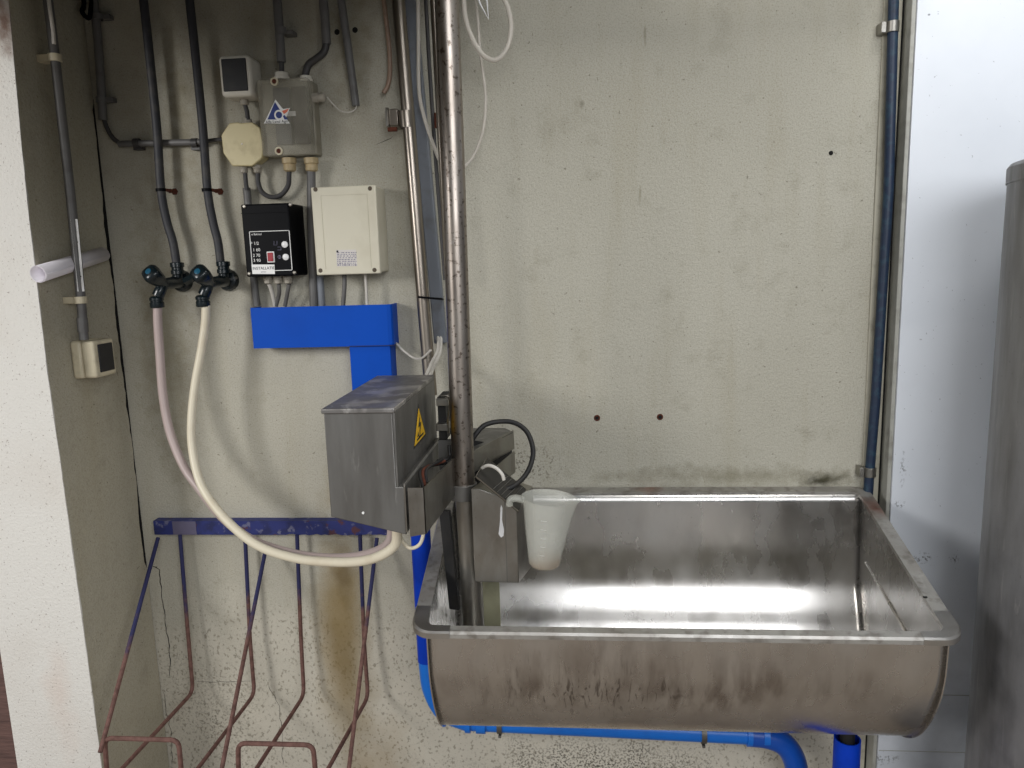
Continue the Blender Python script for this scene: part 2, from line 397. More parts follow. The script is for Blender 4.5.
crack('wall_crack', [(152,566),(160,570),(161,590),(164,612),(166,628),(170,655),(170,678)], .0013)
crack('wall_crack', [(163,690),(166,712),(171,730),(172,766)], .0007)
crack('wall_crack', [(196,681),(215,682),(250,681)], .0006)
crack('wall_crack', [(268,686),(279,705),(282,735),(283,765)], .0006)
crack('wall_crack', [(150,567),(156,567),(160,570)], .0005)
crack('wall_crack', [(377,144),(388,140),(393,136)], .0008)

# screw holes with rusty rims
def hole(px, py, r, rust, label):
    t = thing('screw_hole', label, 'screw hole', tuple(W(px,py,0)), 'small holes drilled in the plaster')
    c = W(px,py,0)
    obj('hole_rim', lathe(B(), c+Vector((0,.0005,0)), (0,-1,0), [(r*1.7,0),(r*1.5,.002),(r*1.0,.0022),(r*.95,.001)], 14, True), rust, t)
    obj('hole_plug', lathe(B(), c+Vector((0,.0005,0)), (0,-1,0), [(r*.95,0),(r*.8,.0024)], 12), M_void, t)
hole(597,418,.0055,M_rust,'left of the two rusty screw holes above the steel basin')
hole(660,417,.0055,M_rust,'right of the two rusty screw holes above the steel basin')
hole(337,32,.0045,M_void,'left of the two dark screw holes between the grey conduits at the top')
hole(355,30,.0045,M_void,'right of the two dark screw holes between the grey conduits at the top')
hole(831,153,.0035,M_void,'single tiny hole high on the bare wall near the dark blue pipe')

# ------------------------------------------------------------------ clips
def clip(t, c, r, m, ax=Vector((0,0,1)), base=None, h=.009, name='clamp', out=Vector((0,-1,0))):
    bm = B(); lathe(bm, c-ax*h, ax, [(r*.99,0),(r*1.25,0),(r*1.25,2*h),(r*.99,2*h)], 18, False)
    if base is not None:
        side = ax.cross(out); 
        obox(bm, c+base*.5, base, ax, side, base.length/2, h*.9, r*.9)
    return obj(name, bm, m, t)

# ------------------------------------------------------------------ side wall: conduit, switch, paper roll
XCn = XL+.043
def side(px, py, X=None): return WX(px, py, XCn if X is None else X)
path = [side(32,-110), side(46,-14), side(55,58), side(62,120), side(70,190), side(76,250), side(81,300), side(84,340)]
t = thing('grey_conduit', 'grey conduit on the side wall of the recess, ending in the cream switch box', 'conduit', tuple(path[-1]), 'grey plastic conduits and their cables')
pp = spline(path, 5)
obj('pipe', tube(B(), pp, .0115, 14), M_cond, t)
for (px, py) in ((55,58),(80.5,300)):
    c = side(px, py); bm = B()
    obox(bm, c+Vector((-.022,.006,0)), (1,0,0), (0,1,0), (0,0,1), .021, .014, .0085); lathe(bm, c-Vector((0,0,.009)), (0,0,1), [(.0116,0),(.016,0),(.016,.018),(.0116,.018)], 16, False)
    obj('clamp', bm, M_cream, t, bev=.001)
obj('coupling', cyl(B(), side(82,318), side(83.2,332), .0132), M_cond, t)
bm = B(); tube(bm, spline([side(47,-14,XCn+.012), side(50,10,XCn+.016), side(53,30,XCn+.013), side(54,44,XCn+.01)],4), .0045, 8); obj('bare_cable', bm, M_wire, t)
lab = B()                                   # the stuck-on cable label
a, b = side(74,219), side(81,291)
_t = (CAM-a).normalized()*.0128; a = a+_t; b = b+_t
def lerp(a, b, t): return a+(b-a)*t
dv = (b-a).normalized(); tc_ = (CAM-a).normalized(); wv = dv.cross(tc_).normalized(); nv = wv.cross(dv).normalized()
if nv.dot(CAM-a) < 0: nv = -nv
obox(lab, lerp(a,b,.5), dv, wv, nv, (b-a).length/2, .0078, .0006)
lo = obj('cable_label', lab, M_label, t)
bm = B(); rng = random.Random(4)
for k in range(26):
    f = .12+.7*k/25
    c = lerp(a,b,f)+nv*.0008+wv*rng.uniform(-.002,.002)
    obox(bm, c, dv, wv, nv, .0022, rng.uniform(.0006,.0026), .0002)
obj('lettering', bm, M_ink, lo)

yn = WX(72,360,XL+.004).y
xf = W(95,360,yn).x
yf = WX(116,360,xf).y
zt_, zb_ = W(84,341,yn).z, W(84,379,yn).z
t = thing('light_switch', 'cream surface switch box with a black rocker at the end of the side wall conduit', 'switch', (XL, yn, zb_))
xm = XL+(xf-XL)*.45
obj('back_box', box(B(), XL+.001, xm, yn, yf, zb_, zt_), M_cream, t, bev=.008, seg=3)
obj('front_plate', box(B(), xm+.001, xf, yn+.001, yf-.001, zb_+.001, zt_-.001), M_cream, t, bev=.007, seg=3)
obj('rocker', box(B(), xf-.002, xf+.003, yn+.016, yf-.012, zb_+.014, zt_-.012), M_dkface, t, bev=.002)

ra_, rb_ = WX(38,274,XL+.022), WX(103,254,XL+.020)
bm = B(); d = (rb_-ra_); u, v = frame_of(d); n = 40; K = 16
for layer, r0 in ((0,.0215),):
    rings = []
    for j in range(2):
        base = ra_ if j == 0 else rb_
        rings.append([bm.verts.new(base+(u*math.cos(a_)+v*math.sin(a_))*(.0215-.0035*(a_/(4.6*PI)))*(1 if j == 0 else .93)) for a_ in [4.6*PI*k/90 for k in range(91)]])
    for k in range(90): bm.faces.new((rings[0][k], rings[0][k+1], rings[1][k+1], rings[1][k]))
o = single('paper_roll', bm, M_paper, 'rolled-up white paper tucked behind the grey conduit on the side wall', 'paper roll', origin=tuple(ra_))
sm = o.modifiers.new('thick', 'SOLIDIFY'); sm.thickness = .0006

# ------------------------------------------------------------------ corner conduit running to the octagonal box
Yw = -.022
path = PP([(92,-12,Yw),(97,30,Yw),(100,70,Yw),(103,120,Yw)])
t = thing('grey_conduit', 'grey conduit down the cracked corner bending towards the octagonal junction box', 'conduit', tuple(path[-1]), 'grey plastic conduits and their cables')
obj('pipe', tube(B(), spline(path,4), .0115, 14), M_cond, t)
obj('cable', tube(B(), spline(PP([(103,116,Yw),(107,128,Yw),(113,138,Yw),(121,144,Yw)]),5), .0062, 10), M_cable, t)
obj('horizontal_pipe', tube(B(), PP([(119,144,Yw),(160,143,Yw),(202,142,Yw)]), .0088, 12), M_cond, t)
obj('cable_end', tube(B(), PP([(200,142,Yw),(213,140,Yw),(224,139,-.03)]), .0052, 8), M_cable, t)
for (px, py, dx) in ((98,17,1),(101.5,100,1)):
    c = W(px, py, Yw); bm = B(); lathe(bm, c-Vector((0,0,.007)), (0,0,1), [(.0116,0),(.0145,0),(.0145,.014),(.0116,.014)], 14, False)
    obox(bm, c+Vector((.021,.008,0)), (1,0,0), (0,1,0), (0,0,1), .012, .010, .006); obj('clamp', bm, M_cond, t)
for (px, py) in ((137,150),(195,148)):
    c = W(px, 143, Yw); bm = B(); lathe(bm, c-Vector((.008,0,0)), (1,0,0), [(.009,0),(.0125,0),(.0125,.016),(.009,.016)], 14, False)
    obox(bm, c+Vector((0,.009,-.012)), (1,0,0), (0,1,0), (0,0,1), .012, .010, .006); obj('clamp', bm, M_cable, t)
bm = B(); tube(bm, spline(PP([(82,-14,-.03),(84,5,-.03),(82,12,-.04),(89,18,-.05),(91,4,-.045),(90,-14,-.04)]),6), .006, 8)
single('dark_cable', bm, M_black, 'loop of black cable hanging in the top corner beside the first conduit', 'cable', 'grey plastic conduits and their cables', origin=tuple(W(88,0,-.03)))

# ------------------------------------------------------------------ two black pipes, taps and hoses
def water_pipe(pts, clipp, lab):
    path = PP(pts)
    t = thing('water_pipe', lab, 'pipe', tuple(path[-1]), 'black water pipes feeding the taps')
    obj('pipe', tube(B(), spline(path,6), .0115, 14), M_hose, t)
    c = W(clipp[0], clipp[1], -.046)
    bm = B(); lathe(bm, c-Vector((0,0,.004)), (0,0,1), [(.0117,0),(.014,0),(.014,.008),(.0117,.008)], 14, False)
    obj('clamp', bm, M_black, t)
    e = W(clipp[0]+10, clipp[1]+1, -.02)
    bm = B(); lathe(bm, e+Vector((.0,.0195,0)), (0,-1,0), [(.010,0),(.009,.003),(.005,.005),(.005,.02),(.0065,.021),(.006,.027)], 6); tube(bm, [c+Vector((.012,0,0)), e], .0045, 8)
    s = obj('rusty_bolt', bm, M_rust, t); s['label'] = 'rusty brown bolt'
water_pipe([(142,-14,-.046),(150,60,-.046),(157,130,-.046),(161,190,-.046),(167,222,-.046),(173,242,-.046),(177,266,-.046)], (161,190), 'black water pipe bending down to the left tap')
water_pipe([(188,-14,-.046),(196,60,-.046),(203,130,-.046),(207.5,190,-.046),(213,222,-.046),(218,242,-.046),(221,266,-.046)], (207,190), 'black water pipe bending down to the right tap')

def tap(dx, dy, lab, knob, karm=False):
    g = lambda x, y, Y: W(x+dx, y+dy, Y)
    pl = g(183,281,0)
    t = thing('wall_tap', lab, 'tap', tuple(pl), 'garden taps below the black pipes')
    obj('wall_plate', lathe(B(), pl+Vector((0,0,0)), (0,-1,0), [(.030,0),(.031,.008),(.027,.017),(.014,.022)], 28), M_valve, t)
    for (ax, ay) in ((189.5,279),(181,289)):
        c = g(ax, ay, -.015); obj('screw', lathe(B(), c+Vector((0,.004,0)), (0,-1,0), [(.0045,0),(.0045,.005),(.003,.0065)], 12), M_scr, t)
    col = B(); c = g(177.5,269,-.045)
    lathe(col, c-Vector((0,0,.016)), (0,0,1), [(.013,0),(.018,.002),(.018,.012),(.0155,.014),(.0155,.02),(.0185,.022),(.0185,.033),(.0125,.035)], 18)
    obj('inlet_collar', col, M_valve, t)
    bodyp = [pl+Vector((0,-.012,0)), g(178,282,-.045), g(170,283,-.085), g(163,284,-.118)]
    bm = B(); tube(bm, bodyp, [.015,.0165,.016,.015], 16); cyl(bm, g(178,282,-.045), c, .0125)
    tube(bm, corner([g(165,283,-.11), g(161,289,-.122), g(158,296,-.125)], .01), [.014,.014,.0145,.015,.0155,.016,.016,.016][:len(corner([g(165,283,-.11), g(161,289,-.122), g(158,296,-.125)], .01))], 16)
    obj('body', bm, M_valve, t)
    bm = B(); c = g(157.5,308,-.125)
    prof = [(.012,0),(.0175,.001),(.0185,.004),(.0185,.014),(.0165,.016),(.0165,.019),(.0185,.021),(.0185,.027),(.014,.032)]
    lathe(bm, c, (0,0,1), prof, 18); obj('hose_nut', bm, M_valve, t)
    k0, k1 = g(166,285,-.11), g(knob[0],knob[1],knob[2])
    ax = (k1-k0).normalized(); L = (k1-k0).length; u, v = frame_of(ax); bm = B()
    rings = []
    for (r, h) in ((.012,.0),(.013,.2),(.020,.45),(.0245,.75),(.0245,.9),(.021,1.0),(.014,1.05)):
        rings.append([bm.verts.new(k0+ax*h*L+(u*math.cos(2*PI*q/32)+v*math.sin(2*PI*q/32))*r*(1+.07*math.cos(2*PI*q/32*4)*(1 if r > .015 else 0))) for q in range(32)])
    for a_, b_ in zip(rings, rings[1:]):
        for q in range(32): bm.faces.new((a_[q], a_[(q+1)%32], b_[(q+1)%32], b_[q]))
    bm.faces.new(rings[0][::-1]); bm.faces.new(rings[-1])
    if karm: obox(bm, k0+ax*L*.8-u*.0+v*.0+Vector((-.022,-.01,-.010)), Vector((-.8,-.3,-.42)), ax, Vector((-.8,-.3,-.42)).cross(ax), .020, .008, .007)
    kn = obj('handle', bm, M_valve, t, smooth=50)
    cc = obj('handle_cap', lathe(B(), k0+ax*L*1.045, ax, [(.0085,0),(.008,.0015),(.004,.0025)], 20), M_teal, kn); cc['label'] = 'teal blue handle cap'
tap(0, 0, 'left wall tap with a teal-capped handle, feeding the pinkish hose', (149,272,-.17))
tap(46, -1, 'right wall tap with its handle turned aside, feeding the cream hose', (152,273,-.175), True)

pk = [(157.5,306,-.125),(158,325,-.125),(160,355,-.125),(163,395,-.13),(170,432,-.14),(183,465,-.16),(198,487,-.18),(222,517,-.22),(252,540,-.27),(290,553,-.32),(325,558,-.37),(355,557,-.42),(378,551,-.45),(389,543,-.46),(392,534,-.46),(391.5,522,-.46)]
single('rubber_hose', tube(B(), spline(PP(pk),8), .0118, 14), M_hpink, 'pinkish hose from the left tap up into the steel cabinet', 'hose', 'milky rubber hoses', origin=tuple(W(157.5,306,-.125)))
cr = [(206,305,-.125),(205,325,-.125),(201,352,-.13),(195,385,-.14),(191.5,420,-.155),(192.5,450,-.17),(200,482,-.20),(216,508,-.235),(240,533,-.28),(265,549,-.325),(300,559,-.38),(335,562,-.43),(362,561,-.47),(382,555,-.50),(395,545,-.51),(397,533,-.51),(396.5,522,-.51)]
single('rubber_hose', tube(B(), spline(PP(cr),8), .0115, 14), M_hcream, 'cream hose looping from the right tap up into the steel cabinet', 'hose', 'milky rubber hoses', origin=tuple(W(206,305,-.125)))
th = [(399,530,-.5),(402,540,-.5),(410,548,-.5),(419,545,-.5),(423,536,-.5),(423,525,-.5)]
single('thin_hose', tube(B(), spline(PP(th),6), .0042, 10), M_hcream, 'thin white hose looping under the steel cabinet in front of the blue post', 'hose', origin=tuple(W(399,530,-.5)))

# ------------------------------------------------------------------ sensor, junction boxes
def fbox(t, name, xl, xr, yt, yb, d, m, d0=0, bev=.004, seg=2):
    ym, xm = (yt+yb)/2, (xl+xr)/2
    X0, X1 = W(xl, ym, -d).x, W(xr, ym, -d).x; Z1, Z0 = W(xm, yt, -d).z, W(xm, yb, -d).z
    o = obj(name, box(B(), X0, X1, -d, -d0, Z0, Z1), m, t, bev=bev, seg=seg)
    return (X0, X1, Z0, Z1)
def gland(t, px, py, Y, r=.012, L=.022, dirv=(0,0,-1), m=None, name='gland'):
    c = W(px, py, Y); bm = B(); lathe(bm, c, dirv, [(r*1.05,0),(r*1.05,L*.4),(r*.85,L*.45),(r*.9,L*.5),(r*.9,L*.9),(r*.6,L)], 12)
    return obj(name, bm, m or M_gland, t, smooth=30)

c = W(235,98,0)
t = thing('light_switch', 'white surface switch with a dark rocker above the octagonal junction box', 'switch', tuple(c))
X0, X1, Z0, Z1 = fbox(t, 'housing', 219, 250.5, 54.5, 96.5, .080, M_white, bev=.012, seg=4)
obj('rocker', box(B(), X0+.010, X1-.009, -.084, -.078, Z0+.013, Z1-.010), M_dkface, t, bev=.002)
gland(t, 244, 96, -.035, .012, .024)
obj('cable', tube(B(), PP([(245,104,-.035),(247,112,-.035),(248,120,-.035)]), .006, 10), M_cable, t)

c = W(243,143,0)
t = thing('junction_box', 'yellowed octagonal junction box below the white switch', 'junction box', tuple(c))
d = .055; oc = [(229,123),(238,122),(240,123),(252,122),(260,128),(264,146),(262,158),(252,166),(232,166),(223,153),(221,135)]
bm = B(); prism(bm, [W(x, y, -d) for x, y in oc], (0,.014,0)); obj('lid', bm, M_oct, t, bev=.003)
cx = W(242,144,-d); bm = B()
prism(bm, [cx+(W(x,y,-d)-cx)*.94+Vector((0,.0145,0)) for x, y in oc], (0,.039,0)); obj('back_box', bm, M_oct, t, bev=.003)
obj('screw', lathe(B(), W(242,144,-d)+Vector((0,.001,0)), (0,-1,0), [(.003,0),(.002,.002)], 10), M_scr, t)
gland(t, 248, 124, -.03, .012, .014, (0,0,1))
gland(t, 243.5, 165, -.03, .0115, .022); gland(t, 257, 165, -.03, .0115, .022)
obj('cable', tube(B(), PP([(245,172,-.03),(246,184,-.03),(247,190,-.03)]), .006, 10), M_cable, t)
bm = B(); tube(bm, spline(PP([(258,172,-.03),(258,182,-.03),(262,192,-.03),(271,197,-.03),(281,195,-.03),(288,186,-.03),(289,176,-.034),(289,166,-.035)]),6), .0065, 10)
single('dark_cable', bm, M_cable, 'grey cable looping between the octagonal box and the smoky box', 'cable', 'grey plastic conduits and their cables', origin=tuple(W(271,197,-.03)))

c = W(286,120,0)
t = thing('junction_box', 'smoky see-through junction box with a blue triangle sticker', 'junction box', tuple(c))
d = .076
f = [W(256.5,79.5,-d), W(307,82,-d), W(315,159,-d), W(262.5,154.5,-d)]
X0, X1, Z0, Z1 = f[3].x-.001, f[1].x, f[3].z-.004, f[0].z
obj('back_box', box(B(), X0+.002, X1+.004, -.045, -.001, Z0+.002, Z1-.002), plain('dark_grey_box', (136,131,116), .5, dirt=.5), t, bev=.004)
bm = B(); box(bm, X0, X1, -d, -.0455, Z0, Z1); lid = obj('lid', bm, M_smoke, t, bev=.004)
bm = B()
box(bm, X0+.038, X0+.080, -.064, -.0456, Z0+.03, Z1-.02)
obj('terminal_block', bm, plain('dark_blue_terminal', (22,28,44), .5, dirt=0), t)
bm = B(); box(bm, X0+.088, X0+.125, -.064, -.0456, Z0+.03, Z1-.02); obj('terminal_block', bm, plain('brown_terminal', (40,34,30), .5, dirt=0), t)
bm = B(); box(bm, X0+.07, X0+.095, -.066, -.0641, Z0+.10, Z0+.112); obj('terminal_tag', bm, M_label, t)
for (px, py) in ((274.5,81.5),(279,151)):
    c = W(px, py, -d-.001); bm = B(); lathe(bm, c+Vector((0,.003,0)), (0,-1,0), [(.0105,0),(.0105,.006),(.0065,.006),(.0065,.001)], 18, True)
    s = obj('screw_cap', bm, M_cream, t); obj('screw', lathe(B(), c+Vector((0,.001,0)), (0,-1,0), [(.006,0),(.006,.0035)], 12), M_rust, s)
gland(t, 282, 80, -.035, .019, .020, (0,0,1), M_white); gland(t, 306, 82, -.035, .017, .016, (0,0,1), M_white)
gland(t, 313, 98, -.038, .0125, .034, (1,0,0), M_gland)
gland(t, 289, 158, -.035, .0185, .036, (0,0,-1), M_gbr); gland(t, 311, 158, -.035, .0185, .036, (0,0,-1), M_gbr)
def pt(px, py, Y): return W(px, py, Y)
# triangle sticker: white triangle, navy triangle, ring and flourish, red wing, words
S = -d-.0006
def poly(name, pts, Y, m, parent, th=.0004):
    bm = B(); prism(bm, [W(x, y, Y) for x, y in pts], (0, -th, 0)); return obj(name, bm, m, parent)
st = poly('sticker', [(275.5,99.5),(283,109),(290,108),(286,118),(290,123.5),(264,123.5)], S, M_label, t)
poly('sticker_triangle', [(275,102),(280,110),(277,119.5),(267.5,119.5)], S-.0005, M_inkblue, st)
def ring(bm, c, r0, r1, Y0, th=.0003, seg=24):
    lathe(bm, Vector((c.x, Y0, c.z)), (0,-1,0), [(r0,0),(r1,0),(r1,th),(r0,th),(r0,0)], seg, False)
c = W(279,115,S-.001); bm = B(); ring(bm, c, .0085, .013, c.y); obj('sticker_ring', bm, M_label, st)
bm = B(); lathe(bm, Vector((c.x,c.y,c.z)), (0,-1,0), [(.0085,0),(.0085,.0004)], 20); obj('sticker_dot', bm, M_inkblue, st)
poly('sticker_leg', [(283,116),(284.5,115),(288,119.5),(284.5,119.5)], S-.001, M_inkblue, st)
poly('sticker_wing', [(282,111),(289,108.5),(287,112),(284,114)], S-.001, M_inkor, st)
def text(name, s, c, size, m, parent, xd=Vector((1,0,0)), zd=Vector((0,0,1)), ext=.0002):
    cu = bpy.data.curves.new('t', 'FONT'); cu.body = s; cu.size = size; cu.extrude = ext; cu.align_x = 'CENTER'; cu.align_y = 'CENTER'
    to = bpy.data.objects.new('t', cu); C.objects.link(to)
    dg = bpy.context.evaluated_depsgraph_get(); me = bpy.data.meshes.new_from_object(to.evaluated_get(dg))
    bpy.data.objects.remove(to)
    n = xd.cross(zd)
    off = OFF[parent.name]
    for v in me.vertices:
        co = v.co.copy(); v.co = c+xd*co.x+zd*co.y+n*co.z-off
    me.name = name; me.materials.clear(); me.materials.append(m)
    o = bpy.data.objects.new(name, me); C.objects.link(o); o.parent = parent; OFF[o.name] = off.copy(); return o
text('lettering', 'Alfa Laval Agri', W(276.8,121.7,S-.0009), .0105, M_ink, st)

def conduit(pts, r, lab, m=None, extra=None, n=6):
    path = PP(pts); t = thing('grey_conduit', lab, 'conduit', tuple(path[-1]), 'grey plastic conduits and their cables')
    obj('pipe', tube(B(), spline(path, n) if len(path) > 2 else path, r, 14), m or M_cond, t); return t
t = conduit([(276,-14,-.035),(279,25,-.035),(281.5,62,-.035)], .0118, 'grey conduit standing above the smoky junction box')
obj('cable', tube(B(), PP([(281.3,58,-.035),(282,76,-.035)]), .0065, 10), M_cable, t)
bm = B(); c = W(281,31,-.035); lathe(bm, c-Vector((0,0,.009)), (0,0,1), [(.012,0),(.0145,0),(.0145,.018),(.012,.018)], 14, False); obox(bm, c+Vector((.018,.014,-.004)), (1,0,0), (0,1,0), (0,0,1), .014, .016, .005)
obj('clamp', bm, M_cond, t)
t = conduit([(322,-14,-.035),(325,20,-.035),(326.5,44,-.035)], .0118, 'short grey conduit with a thick cable bending into the smoky box')
obj('cable', tube(B(), spline(PP([(326.5,42,-.035),(324,52,-.035),(316,59,-.035),(309,64,-.035),(306,72,-.035),(305.5,80,-.035)]),6), .0095, 12), M_cable, t)
t = conduit([(339,-14,-.025),(347,40,-.025),(356,106,-.025)], .0105, 'open-ended grey conduit right of the smoky junction box')
obj('wire', tube(B(), spline(PP([(327,97,-.038),(333,104,-.03),(341,111,-.03),(350,112,-.03),(356,108,-.027),(356,100,-.025)]),6), .0016, 8), M_wire, t)
t = conduit([(311,166,-.035),(312,240,-.03),(314,306,-.03)], .0118, 'grey conduit between the black controller and the beige box')
t = conduit([(246.5,188,-.02),(248,203,-.02),(254,280,-.02),(257,306,-.02)], .0105, 'grey conduit running behind the black controller')

# ------------------------------------------------------------------ black controller
t = thing('pulsation_controller', 'black control box with a red rocker and white buttons', 'controller', tuple(W(270,277,0)))
X0, X1, Z0, Z1 = fbox(t, 'case', 243.5, 291, 203.5, 276.5, .112, M_black, bev=.004)
fr = -.113
obj('lid_ridge', box(B(), X0+.001, X1-.001, -.1145, -.111, Z1-.024, Z1-.022), M_black, t)
bm = B(); a0, a1, b1, b0 = W(249,231.5,fr), W(289.5,231.5,fr), W(292.5,270.5,fr), W(252.5,271.5,fr)
px0, px1, pz0, pz1 = (a0.x+b0.x)/2, (a1.x+b1.x)/2, b0.z, a0.z
fw = .0016
for (x0_, x1_, z0_, z1_) in ((px0,px1,pz1-fw,pz1),(px0,px1,pz0,pz0+fw),(px0,px0+fw,pz0,pz1),(px1-fw,px1,pz0,pz1)): box(bm, x0_, x1_, -.1136, -.1119, z0_, z1_)
obj('panel_outline', bm, M_label, t)
for (px, py) in ((285,244.5),(286,257)): obj('button', lathe(B(), W(px,py,-.1118), (0,-1,0), [(.0085,0),(.0085,.003),(.007,.004)], 20), M_wbtn, t)
c = W(271,257,-.112)
rk = obj('rocker_frame', box(B(), c.x-.0105, c.x+.0105, -.115, -.1118, c.z-.0145, c.z+.0145), M_label, t, bev=.002)
o = obj('rocker', box(B(), c.x-.0075, c.x+.0075, -.118, -.1145, c.z-.0115, c.z+.0115), M_red, rk, bev=.0015); o['label'] = 'dark red rocker'
for i, (s, px, py) in enumerate((('P 1/2',254.5,243.5),('1 60',256.5,250),('2 70',256.5,255.5),('3 90',257,260.5))): text('lettering', s, W(px,py,-.1124), .0115, M_label, t)
text('lettering', 'o Balcool', W(256.5,234.3,-.1124), .0075, M_label, t)
bm = B()
def line(bm, pts, Y, w=.0007):
    tube(bm, [W(x, y, Y) for x, y in pts], w, 6)
line(bm, [(274,241),(274,245),(277,245),(277,241)], -.1122); line(bm, [(277.5,247),(281,247),(281,250)], -.1122); line(bm, [(277.5,250),(281,250)], -.1122)
ring(bm, W(279.5,257,-.112), .0035, .0046, -.112, .0008); line(bm, [(279.5,255.5),(279.5,258.5)], -.1126)
obj('symbols', bm, M_inkg, t)
st = poly('sticker', [(251.5,264.5),(274.5,264.5),(275,274),(252.5,274)], -.1137, M_label, t)
text('lettering', 'INSTALLATIE', W(263.5,268.3,-.1144), .0105, M_ink, st)
text('lettering', 'service', W(263.5,271.8,-.1144), .005, M_inkg, st)
for (px, py) in ((244,205.5),(290,203.5),(249,272.5),(294,271.5)): obj('screw', lathe(B(), W(px+.5,py+1,-.111), (0,-1,0), [(.0055,0),(.005,.003),(.003,.0045)], 14), M_scr, t)
for px in (267,277,287):
    gland(t, px+1, 276.5, -.06, .0125, .020)
bm = B(); cabs = [[(269,284,-.06),(272,292,-.05),(275,306,-.04)],[(279,284,-.06),(279,294,-.05),(276,306,-.04)],[(289,284,-.06),(287,295,-.05),(285,306,-.04)]]
for i, cb in enumerate(cabs): obj('cable', tube(B(), spline(PP(cb),5), .0055, 10), M_wire if i == 0 else M_cond, t)

# ------------------------------------------------------------------ beige enclosure
t = thing('plastic_enclosure', 'large beige plastic box with a small printed label', 'enclosure', tuple(W(345,275,0)))
d = .105
X0, X1, Z0, Z1 = fbox(t, 'box', 314, 379, 187, 273, .088, M_beige, bev=.004)
Xa, Xb, Za, Zb = fbox(t, 'lid', 313.5, 378, 186, 274.5, d, M_beige, d0=.0885, bev=.003)
bm = B()
box(bm, Xa+.026, Xa+.0268, -d-.0006, -d+.001, Za+.016, Zb-.022); box(bm, Xb-.0238, Xb-.023, -d-.0006, -d+.001, Za+.016, Zb-.022); box(bm, Xa+.026, Xb-.023, -d-.0006, -d+.001, Zb-.0228, Zb-.022)
obj('lid_ridge', bm, plain('beige_shadow_line', (178,172,150), .5, dirt=0), t)
for (px, py) in ((315.5,189.5),(370,188.5),(320.5,270.5),(374.5,270)):
    obj('screw', lathe(B(), W(px,py,-d+.0005), (0,-1,0), [(.006,0),(.0055,.0014),(.002,.0016)], 14), plain('brown_screw', (74,62,46), .5, dirt=0), t)
st = poly('label_plate', [(336,250),(356,249.5),(357.5,266),(337,266.5)], -d-.0002, plain('faded_label', (205,200,196), .5, dirt=0), t)
bm = B(); rng = random.Random(2)
for r_ in range(8):
    y = 252.5+r_*1.75; xx = 337+r_*.05
    while xx < 356:
        w = rng.uniform(.6,2.4); a = W(xx, y-.35, -d-.0010); b = W(min(xx+w,356.5), y+.35+(.4 if r_ > 5 else 0), -d-.0010)
        box(bm, a.x, b.x, -d-.0009, -d-.0005, b.z, a.z); xx += w+rng.uniform(.4,1.6)
obj('lettering', bm, M_inkg, st)
bm = B(); a = W(336.5,250.5,0-d); b = W(338.5,252.5,-d); box(bm, a.x, b.x, -d-.001, -d-.0005, b.z, a.z); obj('printed_mark', bm, M_ink, st)
obj('cable', tube(B(), spline(PP([(344,270,-.05),(344.5,285,-.05),(343,306,-.05)]),4), .006, 10), M_cond, t)
obj('cable', tube(B(), spline(PP([(365,270,-.05),(366,285,-.05),(367,306,-.05)]),4), .004, 10), M_wire, t)
bm = B(); cyl(bm, W(320,276,-.03), W(322,306,-.03), .0095); obj('cable', bm, M_cond2, t)

# ------------------------------------------------------------------ blue trunking
t = thing('cable_trunking', 'bright blue metal trunking turning down in an L on the wall', 'trunking', tuple(W(325,345,0)))
d = .07
Xh0, Xh1 = W(252,328,-d).x, W(392,325,-d).x; Zt, Zb = W(325,306,-d).z, W(325,347,-d).z
bm = B(); th = .0025                        # open-topped channel
prism(bm, [(Xh0,-d,Zb),(Xh1-.012,-d,Zb),(Xh1,-d+.012,Zb),(Xh1,-.001,Zb),(Xh0,-.001,Zb)], (0,0,th))
o_ = [(Xh0,-.001),(Xh0,-d),(Xh1-.012,-d),(Xh1-.003,-d+.004),(Xh1,-d+.012),(Xh1,-.001)]
i_ = [(Xh0+th,-.001),(Xh0+th,-d+th),(Xh1-.013,-d+th),(Xh1-.005,-d+.006),(Xh1-th,-d+.013),(Xh1-th,-.001)]
for k in range(5):
    prism(bm, [Vector((o_[k][0],o_[k][1],Zb+th)), Vector((o_[k+1][0],o_[k+1][1],Zb+th)), Vector((i_[k+1][0],i_[k+1][1],Zb+th)), Vector((i_[k][0],i_[k][1],Zb+th))], (0,0,Zt-Zb-th))
obj('horizontal_channel', bm, M_blue, t)
Xv0, Xv1 = W(350,360,-d+.006).x, W(391,360,-d+.006).x
obj('vertical_channel', box(B(), Xv0, Xv1, -d+.006, -.001, W(372,440,0).z, Zb-.0005), M_blue, t, bev=.003)
obj('seam', box(B(), Xv0+.002, Xh1+.0008, -d-.0008, -.002, Zb-.0004, Zb+.0016), plain('dark_blue_seam', (8,24,84), .5, dirt=0), t)

# ------------------------------------------------------------------ pipes and cables on the wall, centre
bm = B(); tube(bm, spline(PP([(382,-14,-.02),(385,10,-.02),(389,45,-.02),(390,70,-.02),(388,85,-.025),(383.5,93,-.03)]),6), .0062, 10)
single('cable_stub', bm, M_copper, 'short dirty pinkish cable hanging with a cut end left of the steel pipes', 'cable', origin=tuple(W(388,0,-.02)))

